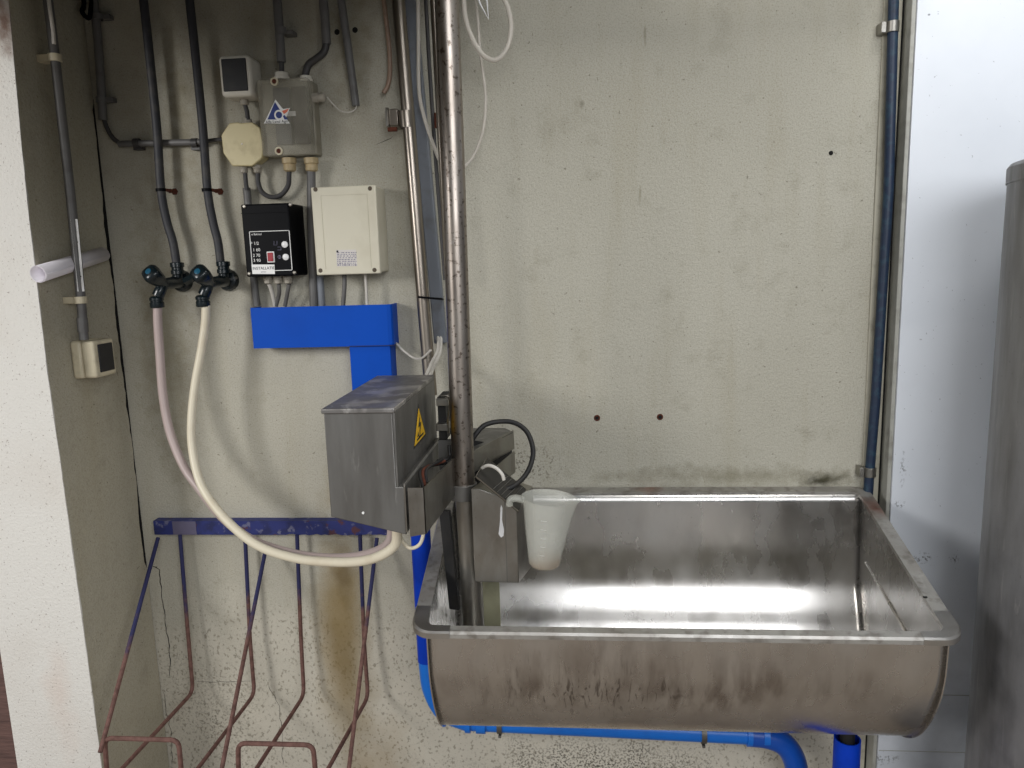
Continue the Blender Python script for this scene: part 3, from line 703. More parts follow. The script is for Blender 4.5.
t = thing('steel_pipe', 'slanting steel pipe held by a bracket, leftmost of the upright steel pipes', 'pipe', tuple(W(430,380,-.06)), 'upright steel pipes')
q = [(397,-16,-.06),(411,150,-.06),(423,300,-.06),(431,395,-.06)]
obj('pipe', tube(B(), spline(PP(q),3), .0172, 20), M_pipe, t)
c = W(406.5,117,-.06); bm = B(); u = (W(411,150,-.06)-W(397,-16,-.06)).normalized()
lathe(bm, c-u*.014, u, [(.0174,0),(.0205,0),(.0205,.042),(.0174,.042)], 18, False)
obj('clamp', bm, M_pipe, t)
bm = B(); e = W(394,118,-.06); box(bm, e.x-.012, e.x+.012, -.068, -.001, e.z-.020, e.z+.022); obj('bracket', bm, M_pipe, t, bev=.002)
bm = B(); e2 = W(392,130,-.06); cyl(bm, Vector((e2.x-.008,-.07,e2.z)), Vector((e2.x+.016,-.07,e2.z)), .006); obj('bolt', bm, M_rust, t)
obj('bracket_lip', box(B(), e.x-.018, e.x-.012, -.078, -.05, e.z-.022, e.z+.024), M_brk, t)

t = thing('cable_duct', 'blue-grey plastic cable duct between the two steel pipes', 'duct', tuple(W(441,345,-.04)))
pa, pb = W(408,-16,-.014), W(441,343,-.014); u = (pb-pa).normalized(); s_ = Vector((0,-1,0)); w_ = u.cross(s_).normalized()
obj('duct', obox(B(), (pa+pb)/2, u, w_, s_, (pb-pa).length/2, .0175, .012), M_cond2, t, bev=.003)
obj('cable', tube(B(), spline(PP([(441,336,-.020),(440,352,-.05),(434,366,-.1),(430,376,-.2)]),5), .005, 8), M_wire, t)
obj('cable', tube(B(), spline(PP([(438,336,-.018),(438,350,-.08),(432,362,-.12),(426,376,-.2)]),5), .0045, 8), M_wire, t)

t = thing('steel_pipe', 'thin steel pipe tucked behind the left side of the spotted pole', 'pipe', tuple(W(447,330,-.1)), 'upright steel pipes')
obj('pipe', tube(B(), PP([(433,-16,-.16),(444,190,-.16),(454,380,-.16)]), .0098, 16), M_pipe, t)
obj('coupling', cyl(B(), W(436.6,113,-.105), W(437.2,128,-.105), .007), M_rust, t)
single('flexible_tube', tube(B(), PP([(425,-16,-.09),(429,60,-.09),(435,150,-.09),(445,280,-.09)]), .0052, 10), M_cable, 'dark thin tube between the cable duct and the thin steel pipe', 'tube', origin=tuple(W(425,0,-.09)))
single('clear_tube', tube(B(), spline(PP([(418,-16,-.10),(418.5,40,-.10),(419,90,-.10),(425,120,-.10),(436,152,-.10),(446,175,-.10)]),6), .0048, 10), M_tubec, 'pale clear tube crossing from the duct to behind the spotted pole', 'tube', 'clear plastic tubes', origin=tuple(W(418,0,-.1)))
single('clear_tube', tube(B(), spline(PP([(463,-20,-.14),(465,15,-.14),(472,38,-.14),(483,55,-.14),(496,60,-.14),(507,48,-.14),(511,28,-.14),(508,8,-.14),(500,-8,-.14),(490,-24,-.14)]),6), .0062, 12), M_tubec, 'clear tube hanging in a loop right of the spotted pole', 'tube', 'clear plastic tubes', origin=tuple(W(496,60,-.14)))
single('clear_tube', tube(B(), spline(PP([(471,-20,-.09),(477,10,-.09),(480,50,-.09),(484.5,85,-.09),(485.5,105,-.09),(483,130,-.09),(475,153,-.09),(466,165,-.10),(452,176,-.12)]),6), .0043, 10), M_tubec, 'thin clear tube dropping through the loop and curving behind the pole', 'tube', 'clear plastic tubes', origin=tuple(W(485,105,-.09)))
single('white_wire', tube(B(), PP([(474,-16,-.12),(480,4,-.12),(488.5,19,-.12),(487,2,-.12),(484,-16,-.12)]), .0024, 8), M_wbtn, 'stiff white wire bent into a V at the top beside the loop', 'wire', origin=tuple(W(488,19,-.12)))
single('cable_tie', tube(B(), corner([W(418,297,-.088), W(430,298,-.092), W(442,299,-.08), W(443,299.5,-.03)], .01), .0028, 8), M_black, 'black cable tie around the slanting pipe and cable duct', 'cable tie', origin=tuple(W(430,298,-.09)))
single('white_wire', tube(B(), spline(PP([(396,343,-.03),(404,351,-.04),(414,358,-.05),(422,358,-.08),(431,350,-.1)]),6), .0032, 8), M_wire, 'white wire drooping from the blue trunking end to the slanting pipe', 'wire', origin=tuple(W(396,343,-.03)))

# the main pole
YPo = -.42
t = thing('steel_pole', 'thick spotted steel pole standing in the left end of the basin', 'pole', tuple(W(472,622,YPo)), 'upright steel pipes')
zb1 = W(462,491,YPo)
obj('pole', tube(B(), PP([(446,-20,YPo),(453.5,180,YPo),(459.5,360,YPo),(464,491,YPo)]), .0258, 28), M_pole, t)
obj('lower_tube', tube(B(), PP([(466,492,YPo),(470.5,560,YPo),(474.5,650,YPo)]), .0262, 28), M_brk, t)
a = W(463.5,498,YPo); bm = B(); lathe(bm, a, (0,0,1), [(.0262,0),(.0325,0),(.0325,.036),(.0259,.036)], 28, False); obj('collar', bm, M_cab, t, bev=.001)
bm = B(); obox(bm, W(450,560,YPo+.03), (W(456,608,YPo+.03)-W(446,512,YPo+.03)), (1,-.3,0), Vector((W(456,608,YPo+.03)-W(446,512,YPo+.03))).cross(Vector((1,-.3,0))), .125, .013, .006)
single('rubber_strip', bm, M_blackr, 'black rubber strip hanging down into the basin left of the pole', 'strip', origin=tuple(W(450,560,YPo)), bev=.001)

# ------------------------------------------------------------------ steel cabinet on the left of the pole
YF, YB = -.67, -.25
t = thing('steel_cabinet', 'dull steel cabinet with a yellow warning triangle on its right side', 'cabinet', tuple(W(365,520,YF)))
xl, xr = W(324,420,YF).x, W(393.5,420,YF).x; zt, zl = W(358,408,YF).z, W(396,487,YF).z
xr2 = W(404.5,500,YF).x
zbl, zbr = W(331,517,YF).z, W(406,535,YF).z
bm = B(); prism(bm, [(xl,YF,zbl),(xr2,YF,zbr),(xr2,YF,zl),(xr-.002,YF,zl),(xr-.002,YF,zt-.008),(xl,YF,zt-.008)], (0,YB-YF,0)); obj('body', bm, M_cab, t, bev=.002)
bm = B(); box(bm, xl-.003, xr+.004, YF-.006, YB, zt-.010, zt); obj('top', bm, M_cabtop, t, bev=.002)
bm = B(); box(bm, xr-.0015, xr+.003, YF-.001, YB, zl, zt-.0105); obj('side_door', bm, M_cab, t, bev=.001)
bm = B(); box(bm, xr2-.0005, xr2+.003, YF-.002, YF+.006, zbr+.006, zl); obj('corner_bead', bm, M_brk, t)
c = W(363,513,YF-.001); obj('rivet', lathe(B(), c+Vector((0,.001,0)), (0,-1,0), [(.0028,0),(.0025,.0015)], 10), M_label, t)
# diagonal lip below the door
bm = B(); prism(bm, [(xr2,YF,zl),(xr2+.001,YB+.05,zl),(xr2+.001,YB+.05,zl+.006),(xr2,YF,zl+.006)], (.0018,0,0)); obj('lip', bm, M_rim, t)
def tri(name, pa, pb, pc, X, m, parent):
    bm = B(); prism(bm, [Vector((X,)+tuple(q)) for q in (pa, pb, pc)], (.0006,0,0)); return obj(name, bm, m, parent)
Xd = xr+.0031
A_, Bq, Cq = WX(418,404,Xd), WX(413.5,447,Xd), WX(426,437,Xd)
cy = (Bq.y+Cq.y)/2; hw = .052; zb0 = (Bq.z+Cq.z)/2; zt0 = A_.z
cy = A_.y; hw = abs(Bq.y-Cq.y)/2; 
st = tri('warning_sign', (cy-hw,zb0), (cy+hw,zb0), (cy,zt0), Xd, M_ink, t)
hh = zt0-zb0
tri('warning_face', (cy-hw*.86,zb0+hh*.06), (cy+hw*.86,zb0+hh*.06), (cy,zt0-hh*.12), Xd+.0007, M_yel, st)
bm = B(); q = lambda u_, v_: (Xd+.0014, cy+u_*hw, zb0+v_*hh)
prism(bm, [q(.10,.72),(q(-.22,.42)),(q(0,.42)),(q(-.12,.18)),(q(-.24,.2)),(q(-.05,.1)),(q(.04,.24)),(q(-.02,.22)),(q(.24,.5)),(q(.02,.5))], (.0004,0,0)); obj('lightning_bolt', bm, M_ink, st)
bm = B(); prism(bm, [q(-.5,.12), q(.5,.12), q(.5,.17), q(-.5,.17)], (.0004,0,0)); prism(bm, [q(-.45,.2), q(-.2,.2), q(-.3,.34)], (.0004,0,0)); obj('hand_symbol', bm, M_ink, st)

# hinge and latch hardware behind the cabinet
t = thing('clamp_block', 'black clamp with steel clips between the cabinet and the pole', 'clamp', tuple(W(443,430,-.4)))
a = W(443,400,-.33); 
def pb3(bm, xa, ya, xb, yb, Y0, Y1):
    p, q_ = W(xa, ya, Y0), W(xb, yb, Y0); return box(bm, min(p.x,q_.x), max(p.x,q_.x), min(Y0,Y1), max(Y0,Y1), min(p.z,q_.z), max(p.z,q_.z))
obj('block', pb3(B(), 437, 397, 447, 440, -.36, -.28), M_blackr, t, bev=.002)
for ya in (399, 424): obj('clip', pb3(B(), 436, ya, 448, ya+7, -.375, -.27), M_brk, t, bev=.001)
obj('mount_plate', pb3(B(), 438, 440, 452, 470, -.355, -.345), M_cab, t)
obj('strap', tube(B(), corner([W(441,396,-.38), W(448,395,-.38), W(450,402,-.38), W(448,420,-.38), W(449,434,-.38)], .01), .0022, 8), M_brk, t)
obj('hook', tube(B(), corner([W(437,461,-.45), W(446,460,-.45), W(450,457,-.42), W(449,445,-.42)], .01), .004, 8), M_blackr, t)

# channel bracket to the right of the cabinet
yawv = Vector((.10, 1, 0)).normalized()
t = thing('steel_bracket', 'open steel bracket box between the cabinet and the pole', 'bracket', tuple(W(424,530,-.67)))
p0 = W(406.5,488,YF); p1 = W(424,487,YF); pb_ = W(423,534,YF).z; L = .25
q0 = p1+yawv*L
obj('front_plate', prism(B(), [Vector((p0.x+.002,YF,p0.z)), Vector((p1.x,YF,p0.z)), Vector((p1.x,YF,pb_)), Vector((p0.x+.002,YF,pb_-.006))], (0,.002,0)), M_brk, t)
bm = B(); prism(bm, [Vector((p1.x,YF,p0.z)), Vector((q0.x,q0.y,p0.z)), Vector((q0.x,q0.y,pb_+.008)), Vector((p1.x,YF,pb_))], (-.002,0,0)); obj('side_plate', bm, M_brk, t)
bm = B(); prism(bm, [Vector((p0.x+.002,YF+.003,pb_+.004)), Vector((p1.x-.0025,YF+.003,pb_+.004)), Vector((q0.x-.0025,q0.y,pb_+.012)), Vector((p0.x+.002,q0.y,pb_+.012))], (0,0,.002)); obj('bottom_plate', bm, M_cab, t)
for k in range(3):
    bm = B(); tube(bm, spline([Vector((p0.x+.02,YF+.06+.02*k,p0.z-.02)), Vector((p1.x-.03+.006*k,YF+.12,p0.z+.004)), Vector((q0.x-.02,q0.y-.02-.02*k,p0.z-.012+.01*k))],6), .0035, 8)
    o = obj('wire', bm, M_rust if k == 1 else M_blackr, t)

# ------------------------------------------------------------------ bracket tray, chute, box on the right of the pole
t = thing('steel_tray', 'open steel tray behind the pole with the black cable above it', 'tray', tuple(W(500,470,-.3)))
Ya, Yb2 = -.46, -.20
a = W(470,455,Ya); b = W(514,430,Yb2)
b.z = a.z+.0; 
# side plate running obliquely from the pole back towards the wall
top = [W(468,454,-.44), W(513.5,430,-.24)]
bot = [W(468,476,-.44), W(514.5,449,-.24)]
bm = B(); prism(bm, [top[0], top[1], bot[1], bot[0]], (-.001,.002,0)); obj('side_plate', bm, M_brk, t)
far = [W(470,430,-.20), W(513.5,430,-.235)]
bm = B(); prism(bm, [W(468,455,-.435), W(513,432,-.245), W(505,428,-.10), W(470,428,-.10)], (0,0,-.002)); obj('floor_plate', bm, M_cab, t)
bm = B(); top2 = [W(488,474,-.42), W(514.5,451,-.25)]; bot2 = [W(490,496,-.42), W(515.5,472,-.25)]
prism(bm, [top2[0]+Vector((0,.012,0)), top2[1], bot2[1], bot2[0]+Vector((0,.012,0))], (-.001,.002,0)); obj('lower_plate', bm, M_brk, t)
bm = B(); prism(bm, [W(470,440,-.35), W(512,446,-.21), W(512,470,-.21), W(470,490,-.35)], (0,.002,0)); obj('back_plate', bm, M_blackr, t)
single('black_cable', tube(B(), spline(PP([(470,444,-.38),(476,434,-.38),(485,425,-.37),(500,421.5,-.36),(515,423,-.36),(527,432,-.37),(533,449,-.39),(531,464,-.42),(524,477,-.45),(512,487,-.48),(500,490,-.49)]),6), .0058, 12), M_blackr, 'thick black cable arching from behind the pole down to the chute', 'cable', origin=tuple(W(500,421,-.36)))

# tilted chute
t = thing('steel_chute', 'small tilted steel chute holding the handle of the jug', 'chute', tuple(W(500,490,-.5)))
Cn = [(475.5,477,-.52),(486.5,459,-.46),(526,490,-.46),(518.5,512,-.52)]
P4 = PP(Cn); nrm = (P4[1]-P4[0]).cross(P4[2]-P4[0]).normalized()
if nrm.z > 0: nrm = -nrm
obj('chute_floor', prism(B(), P4, nrm*.002), plain('dark_wet_steel', (62,60,56), .4, .6, dirt=.4), t)
e1 = (P4[3]-P4[0])
wl_ = -nrm*.0035
obj('lip', prism(B(), [P4[0], P4[3], P4[3]+wl_, P4[0]+wl_], (0,-.0015,0)), M_brk, t)
obj('lip', prism(B(), [P4[1], P4[2], P4[2]+wl_*.8, P4[1]+wl_*.8], (0,.0015,0)), M_brk, t)
obj('end_lip', prism(B(), [P4[0], P4[1], P4[1]+wl_*.9, P4[0]+wl_*.9], (-.0015,0,0)), M_brk, t)
for k in range(5):
    s0, s1 = lerp(P4[0],P4[3],.38+.09*k), lerp(P4[1],P4[2],.55+.09*k)
    obj('rib', tube(B(), [lerp(s0,s1,.05)-nrm*.003, lerp(s0,s1,.95)-nrm*.003], .0009, 6), M_brk, t)
single('spout_tube', tube(B(), spline([W(482,468,-.50), W(488,465.5,-.505), W(496,468,-.51), W(502,474,-.515), W(504,480,-.515)],6), .0038, 10), M_wire, 'short curved whitish tube lying in the tilted chute', 'tube', origin=tuple(W(488,466,-.5)))

# box below
t = thing('steel_box', 'narrow upright steel box under the chute left of the jug', 'box', tuple(W(497,582,-.5)))
Yb_ = -.50
fx0, fx1 = W(473,540,Yb_).x, W(517.5,540,Yb_).x; fz0 = W(500,582,Yb_).z; fz1 = W(500,489,Yb_).z
dd = Vector((.26,1,0)).normalized()*.12
bm = B(); prism(bm, [(fx0,Yb_,fz0),(fx1,Yb_,fz0-.002),(fx1,Yb_,fz1-.03),(fx0+.02,Yb_,fz1),(fx0,Yb_,fz1)], dd); obj('body', bm, M_brk, t, bev=.0015)
xs = W(506,540,Yb_).x; bm = B(); box(bm, xs-.0006, xs+.0006, Yb_-.0012, Yb_+.002, fz0, fz1-.03); obj('fold', bm, M_cab, t)
bm = B(); sp = [W(x,y,Yb_-.0012) for x, y in ((501,505),(502.5,508),(502,520),(504,530),(503.5,536),(501,537.5),(498.5,534),(500,521),(500.3,508))]; prism(bm, sp, (0,.001,0)); o = obj('sealant_smear', bm, M_wbtn, t); o['label'] = 'white sealant smear'

single('plastic_strip', box(B(), W(480,600,-.36).x, W(500,600,-.36).x, -.365, -.355, .50, W(490,560,-.36).z), M_pvcw, 'pale green plastic strip standing in the basin right of the pole', 'strip', origin=tuple(W(490,620,-.36)))

# ------------------------------------------------------------------ measuring jug
Yj = -.555
top = W(549,497.5,Yj); botp = W(544,566,Yj); ax = (top-botp).normalized(); H = (top-botp).length
t = thing('measuring_jug', 'frosted plastic measuring jug hanging over the basin by its handle', 'jug', tuple(botp))
rb1, rt1 = .033, .0565
u = Vector((1,0,0)); u = (u-ax*u.dot(ax)).normalized(); v = ax.cross(u)
bm = B(); rings = []
prof = [(rb1*.25,.002),(rb1*.85,.001),(rb1,.006),(rb1+(rt1-rb1)*.5,H*.5),(rt1-.002,H*.93),(rt1,H*.97),(rt1+.002,H)]
prof += [(r-.0018,h+.0015 if h < .01 else h) for r, h in reversed(prof)]
for (r, h) in prof:
    ring_ = []
    for k in range(48):
        an = 2*PI*k/48; sp = 0
        if h > H*.85: sp = .010*max(0, math.cos(an+.15))**24*((h/H-.85)/.15)
        ring_.append(bm.verts.new(botp+ax*(h+sp*.3)+(u*math.cos(an)*1. + v*math.sin(an))*(r+sp)))
    rings.append(ring_)
for a_, b_ in zip(rings, rings[1:]):
    for k in range(48): bm.faces.new((a_[k], a_[(k+1)%48], b_[(k+1)%48], b_[k]))
bm.faces.new(rings[0]); bm.faces.new(rings[-1][::-1])
obj('jug_body', bm, M_jug, t, smooth=50)
hp = [botp+ax*(H*.93)-u*(rt1-.004), botp+ax*(H*.955)-u*(rt1+.012), botp+ax*(H*.93)-u*(rt1+.026), botp+ax*(H*.84)-u*(rt1+.026)]
bm = B(); pp = corner(hp, .012); tube(bm, pp, .0115, 12, True, .0075)
obj('handle', bm, M_jug, t)
bm = B()
for k in range(5): 
    h = H*(.25+.13*k); r = rb1+(rt1-rb1)*(h/H)+.0003
    for j in range(5):
        an = -PI/2-.25+j*.05; an2 = an+.05
        p1_, p2_ = [botp+ax*h+(u*math.cos(q_)+v*math.sin(q_))*r for q_ in (an, an2)]
        tube(bm, [p1_, p2_], .0004, 5)
obj('scale_marks', bm, plain('embossed_marks', (200,200,196), .4, dirt=0), t)

# ------------------------------------------------------------------ the basin
xa, xb = -.372, .769; yb, yf_ = -.006, -.625
sl = (.852-.729)/(.61)
rz = lambda y: .729+(y-(-.62))*sl
t = thing('steel_basin', 'large stainless steel trough basin with a wide flat rim against the wall', 'basin', (xa, yb, rz(yb)-.35))
prof = [(-.601,rz(-.601)-.003),(-.600,.68),(-.594,.615),(-.575,.56),(-.543,.50),(-.493,.435),(-.43,.385),(-.36,.355),(-.30,.35),(-.24,.365),(-.18,.405),(-.12,.47),(-.092,.53),(-.068,.582),(-.059,.63),(-.055,.69),(-.05,.76),(-.048,rz(-.048)-.003)]
pf_ = []
for p in spline([Vector((0,a,b)) for a, b in prof], 4): pf_.append((p.y, p.z))
xe0, xe1 = -.338, .74
bm = B(); cols = []
NX = 60
for i in range(NX+1):
    x = xe0+(xe1-xe0)*i/NX
    cols.append([bm.verts.new((x, y, z)) for y, z in pf_])
for a_, b_ in zip(cols, cols[1:]):
    for k in range(len(pf_)-1): bm.faces.new((a_[k], a_[k+1], b_[k+1], b_[k]))
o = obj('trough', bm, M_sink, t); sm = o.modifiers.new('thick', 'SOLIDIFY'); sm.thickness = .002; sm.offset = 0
for xx, s in ((xe0,-1),(xe1,1)):
    bm = B(); prism(bm, [(xx, y*1.0-(.004 if y < -.3 else -.002), z-(.004 if z < .6 else 0)) for y, z in pf_], (s*.003,0,0)); obj('end_plate', bm, M_sink, t)
a, b = WX(862,565,xe1-.002), WX(903,630,xe1-.002)
bm = B(); tube(bm, [a+(a-b)*.05, b+(b-a)*.3], .003, 8); obj('end_fold', bm, M_sink, t)
def rring(x0_, x1_, y0_, y1_, r, n=8):
    out = []
    for (cx_, cy_, a0_) in ((x1_-r,y1_-r,0),(x0_+r,y1_-r,90),(x0_+r,y0_+r,180),(x1_-r,y0_+r,270)):
        for k in range(n+1): an = math.radians(a0_+90*k/n); out.append((cx_+r*math.cos(an), cy_+r*math.sin(an)))
    return out
w = .034
o1 = rring(xa, xb, yf_, yb, .045); i1 = rring(xa+w, xb-w, yf_+w*.62, yb-w, .018)
bm = B()
def lv(pts, dz): return [bm.verts.new((x, y, rz(y)+dz)) for x, y in pts]
sh = lambda pts, k: [(x+(k if x < .2 else -k), y+(k if y < -.3 else -k)) for x, y in pts]
R = [lv(sh(o1,.004),-.016), lv(o1,-.014), lv(o1,-.005), lv(sh(o1,.003),0), lv(i1,0), lv(i1,-.010)]
for a_, b_ in zip(R, R[1:]):
    for k in range(len(a_)): bm.faces.new((a_[k], a_[(k+1)%len(a_)], b_[(k+1)%len(a_)], b_[k]))
obj('rim', bm, M_rim, t, smooth=22)
# welded rim corners
def rim_corner(x0_, x1_, y0_, y1_):
    bm = B(); o = [(x, y) for x, y in o1 if x0_ <= x <= x1_ and y0_ <= y <= y1_]
    i = [(x, y) for x, y in i1 if x0_ <= x <= x1_ and y0_ <= y <= y1_]
    n = len(o); i = i[:n]
    X_ = x0_ if x0_ > 0 else x1_
    # straight pieces to both cut ends
    a_ = [bm.verts.new((x, y, rz(y)+.0012)) for x, y in o]; b_ = [bm.verts.new((x, y, rz(y)+.0012)) for x, y in i]
    c_ = [bm.verts.new((x+(-.0012 if x < .2 else .0012), y-.0012, rz(y)-.022)) for x, y in o]
    for k in range(n-1): bm.faces.new((a_[k], a_[k+1], b_[k+1], b_[k])); bm.faces.new((a_[k], c_[k], c_[k+1], a_[k+1]))
    return bm
def ext(side):
    xo, xi = (xa, xa+w) if side < 0 else (xb, xb-w); s = 1 if side < 0 else -1
    oo = [(x, y) for x, y in o1 if (x < 0) == (side < 0) and y < -.5]; ii = [(x, y) for x, y in i1 if (x < 0) == (side < 0) and y < -.5]
    if side < 0: oo = [(xo, yf_+.085)]+oo+[(xo+.085, yf_)]; ii = [(xi, yf_+.085)]+ii+[(xo+.085, yf_+w*.62)]
    else: oo = [(xo-.085, yf_)]+oo+[(xo, yf_+.085)]; ii = [(xo-.085, yf_+w*.62)]+ii+[(xi, yf_+.085)]
    bm = B(); n = len(oo)
    def ofs(p, k): return (p[0]+(-k if side < 0 else k)*(1 if abs(p[0]-xo) < .045 else 0), p[1]-(k if p[1] < yf_+.045 else 0))
    L = [[bm.verts.new((*ofs(p,.0012), rz(p[1])-.015)) for p in oo], [bm.verts.new((*ofs(p,.0012), rz(p[1])-.003)) for p in oo],
         [bm.verts.new((*ofs(p,-.002), rz(p[1])+.0012)) for p in oo], [bm.verts.new((*p, rz(p[1])+.0012)) for p in ii]]
    for a_, b_ in zip(L, L[1:]):
        for k in range(n-1): bm.faces.new((a_[k], a_[k+1], b_[k+1], b_[k]))
    return obj('rim_corner', bm, M_rimc, t, smooth=22)
ext(-1); ext(1)
for (px, py) in ((926,597),):
    q_ = None
    r_ = ray(px, py); k = (rz(CAM.y)-CAM.z)/(r_.z-sl*r_.y); c = CAM+r_*k
    obj('rim_hole', lathe(B(), c+Vector((0,0,-.001)), (0,0,1), [(.0048,0),(.0048,.0016)], 14), M_void, t)

for o in t.children:                        # the basin widens slightly towards the wall
    for v in o.data.vertices:
        x, y = v.co.x+t.location.x, v.co.y+t.location.y
        v.co.x += (x-.2)*.045*(y+.45)/.6 if True else 0
# ------------------------------------------------------------------ waste pipe, legs
t = thing('waste_pipe', 'sky blue plastic waste pipe running under the basin with clips and elbow', 'pipe', tuple(W(600,732,-.3)))
Yq = -.11
pl = [W(427.5,650,Yq), W(428.5,668,Yq), W(432,690,Yq), W(444,711,Yq)]
o = obj('riser', tube(B(), [W(415.5,440,Yq), W(427.5,660,Yq)], .0275, 20), M_post, t); o['label'] = 'dark blue riser'
zoff = Vector((0,0,-.012))
main = pl[:4]+[W(468,721,Yq), W(600,727,Yq), W(752,735,Yq)]
obj('pipe', tube(B(), spline(pl[:4]+[W(466,721,Yq)],6)+[W(600,727,Yq), W(752,734.5,Yq)], .0268, 20), M_pvc, t)
el = spline([W(748,734.5,Yq), W(768,737,Yq), W(785,745,Yq), W(795,762,Yq), W(799,790,Yq)],6)
o = obj('elbow', tube(B(), el, .0315, 20), plain('deep_blue_pipe', (8,78,176), .35, dirt=.2, dcol=(8,50,130)), t)
for (a_, b_) in ((466,471),(477,486),(746,751),(762,768)):
    ya = 721+(a_-468)*.047; obj('socket', cyl(B(), W(a_,ya,Yq), W(b_,ya+(b_-a_)*.047,Yq), .0325), M_pvc, t)
for a_ in (500,703):
    ya = 721+(a_-468)*.047; c = W(a_,ya,Yq); bm = B(); lathe(bm, c-Vector((.007,0,0)), (1,0,0), [(.027,0),(.0305,0),(.0305,.014),(.027,.014)], 20, False); box(bm, c.x-.004, c.x+.004, Yq-.02, Yq+.02, c.z-.036, c.z-.029)
    o = obj('pipe_clip', bm, M_cab, t); o['label'] = 'dull metal pipe clip'
t = thing('steel_post', 'round blue basin leg below the right end of the basin', 'post', (W(846,768,-.30).x, -.30, ZF))
c = W(846,768,-.30); zz = W(846,738,-.30).z
obj('tube', lathe(B(), Vector((c.x,-.30,ZF+.006)), (0,0,1), [(.032,0),(.032,zz-ZF-.006),(.029,zz-ZF-.006),(.029,zz-ZF-.03)], 28), M_post, t)
obj('stem', cyl(B(), Vector((c.x,-.30,zz-.03)), Vector((c.x,-.30,.352)), .018), M_blackr, t)
obj('foot_plate', lathe(B(), Vector((c.x,-.30,ZF)), (0,0,1), [(.05,0),(.05,.006)], 24), M_post, t)

# ------------------------------------------------------------------ wall rack of bent rods
t = thing('wall_rack', 'rusty rod rack hanging from a flaking dark blue wall bar', 'rack', tuple(W(270,535,0)))
a, b = W(153,521,-.03), W(388,521,-.03); zb2 = W(270,535,-.03).z
bm = B()
xs_ = [a.x+(b.x-a.x)*i/60 for i in range(61)]; rng = random.Random(9); prev = None
for i, x in enumerate(xs_):
    zz = zb2+(rng.uniform(-.001,.004) if i > 34 else rng.uniform(0,.0008))
    q = [bm.verts.new((x,-.03,a.z)), bm.verts.new((x,-.03,zz)), bm.verts.new((x,-.0005,zz)), bm.verts.new((x,-.0005,a.z))]
    if prev:
        for k in range(4): bm.faces.new((prev[k], prev[(k+1)%4], q[(k+1)%4], q[k]))
    else: bm.faces.new(q)
    prev = q
bm.faces.new(prev[::-1]); obj('bar', bm, M_bluebar, t)
p = W(172,520,-.03); q = W(197,535,-.03); o = obj('patch', box(B(), p.x, q.x, -.0312, -.030, zb2+.001, a.z-.001), plain('grey_violet_patch', (92,88,112), .6, dirt=.5), t); o['label'] = 'bare grey patch on the bar'
Yr = -.036; rad = .0058
XR = []
def hang(pts, ex, ey):
    top = [W(*p, q) for p, q in zip(pts, (-.034, -.046, -.058))]
    k = top[-1]
    # forward, level, through the pixel (ex, ey)
    e = WX(ex, ey, k.x); d_ = (e-k).normalized()
    end = k+Vector((0, -.60, -.60*min(.1, max(-.1, d_.z/(-d_.y)))*-1 if False else 0))
    # direction chosen from the photograph, slightly off square
    r_ = ray(ex, ey); tt = (k.z-.01-CAM.z)/r_.z; g = CAM+r_*tt; dv_ = (g-k).normalized()
    end = k+dv_*.62
    obj('rod', tube(B(), corner(top+[end], .03), rad, 10), M_rod, t)
    return k, end, dv_
kB, eB, dB = hang([(180,535),(186,610),(193,692)], 130, 760)
kC, eC, dC = hang([(245,535),(250,640),(254.5,694)], 205, 759)
kE, eE, dE = hang([(297,535),(301,640),(304,695)], 262, 760)
kF, eF, dF = hang([(360,535),(364,640),(368,697)], 333, 760)
def stay(px, top, near, through):
    a_ = W(*top, Yr); b_ = near
    obj('stay', tube(B(), [a_, b_], rad, 10), M_rod, t)
def on_ray_at(px, py, Y): return W(px, py, Y)
Yl = -.46
a_ = W(158,538,Yr); b_ = W(104,738,Yl); obj('stay', tube(B(), [a_, b_+(b_-a_)*.06], rad, 10), M_rod, t)
a_ = W(265,556,Yr-.01); b_ = W(222,768,Yl); obj('stay', tube(B(), [W(266,548,Yr), b_+(b_-a_)*.1], rad, 10), M_rod, t)
a_ = W(377,538,Yr); b_ = W(349,768,Yl+.1); obj('stay', tube(B(), [a_, b_+(b_-a_)*.1], rad, 10), M_rod, t)
for L_ in ([(109,800),(104.5,738),(178.5,740),(184,800)], [(239,800),(238,743),(313,745),(318,800)]):
    obj('front_loop', tube(B(), corner(PP([(x,y,Yl) for x, y in L_]), .022), rad*1.05, 10), M_rod, t)

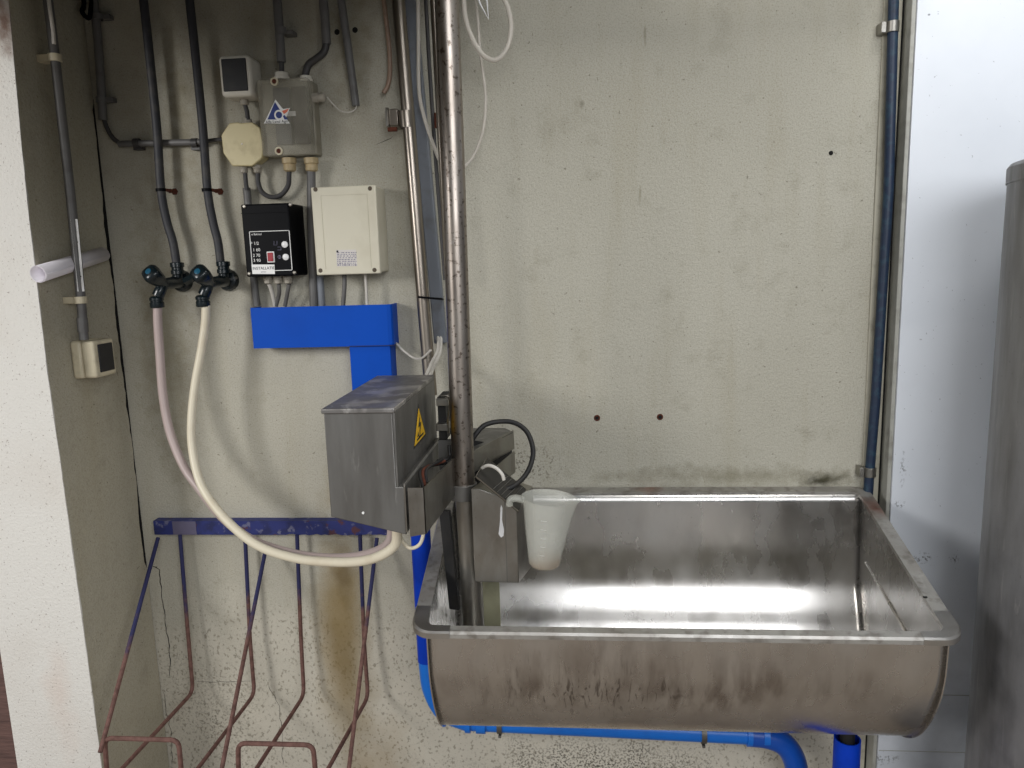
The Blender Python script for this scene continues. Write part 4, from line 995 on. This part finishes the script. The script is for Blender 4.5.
# ------------------------------------------------------------------ right: blue wall pipe, tank
t = thing('water_pipe', 'dark blue mottled pipe running up the right edge of the wall', 'pipe', tuple(W(869,505,-.03)))
obj('pipe', tube(B(), PP([(894,-16,-.03),(888.5,190,-.03),(875.5,400,-.03),(869,480,-.03),(866.5,518,-.03)]), .0125, 16), M_bpipe, t)
for (px, py) in ((892.5,27),(870,472)):
    c = W(px, py, -.03); bm = B(); lathe(bm, c-Vector((0,0,.013)), (0,0,1), [(.0127,0),(.0155,0),(.0155,.026),(.0127,.026)], 18, False); obox(bm, c+Vector((-.022,.012,0)), (1,0,0), (0,1,0), (0,0,1), .006, .017, .013)
    obj('clamp', bm, M_brk if py > 100 else M_brk, t, bev=.001)
R_ = .36; dist = 1.62; r_ = ray(1003.5,220); tn = r_.x/r_.y; ph = math.atan(tn)
cx_ = dist*tn+R_/math.cos(ph); cy_ = CAM.y+dist
zt = W(1006,166,cy_+R_*math.sin(ph)).z
t = thing('metal_tank', 'tall grey metal cylinder with a banded lid at the right edge', 'tank', (cx_, cy_, ZF))
o_ = Vector((cx_, cy_, ZF)); H_ = zt-ZF
obj('shell', lathe(B(), o_, (0,0,1), [(R_-.004,0),(R_-.002,.02),(R_-.001,H_-.038)], 96), M_tank, t)
obj('lid', lathe(B(), o_, (0,0,1), [(R_+.0015,H_-.04),(R_+.0018,H_-.008),(R_-.004,H_),(R_-.03,H_+.008),(.05,H_+.03),(0,H_+.03)], 96), M_tank, t)
an = math.atan2(CAM.y-cy_, CAM.x-cx_)+.62
for k in range(3):
    aa = an-.28*k; n_ = Vector((math.cos(aa), math.sin(aa), 0)); obj('rivet', lathe(B(), o_+n_*R_+Vector((0,0,H_-.018)), n_, [(.005,0),(.004,.003),(.001,.004)], 10), M_scr, t)

# ------------------------------------------------------------------ light
wd = bpy.data.worlds.new('sky'); sc.world = wd; wd.use_nodes = True
bg = wd.node_tree.nodes['Background']; bg.inputs[0].default_value = (.90,.95,1,1); bg.inputs[1].default_value = .28
def area(name, loc, target, sx, sy, e, col=(1,1,1)):
    l = bpy.data.lights.new(name, 'AREA'); l.shape = 'RECTANGLE'; l.size = sx; l.size_y = sy; l.energy = e; l.color = col
    o = bpy.data.objects.new(name, l); C.objects.link(o); o.location = loc
    o.rotation_euler = (Vector(target)-Vector(loc)).to_track_quat('-Z','Y').to_euler(); return o
area('daylight', (-3.0,-3.1,2.25), (-.2,0,.9), .95, .95, 82, (1,.98,.96))
area('fill_light', (1.0,-3.6,2.35), (.4,0,.9), 2.0, 1.5, 62, (.97,.98,1))  # fill lamp added in front to brighten the right side and soften shadows
area('skylight', (.85,-1.0,3.3), (.8,-.5,1.0), .85, .7, 21, (1,.99,.97))
sc.view_settings.view_transform = 'Standard'; sc.view_settings.look = 'None'; sc.view_settings.gamma = 1; sc.view_settings.use_curve_mapping = False
sc.view_settings.exposure = 0
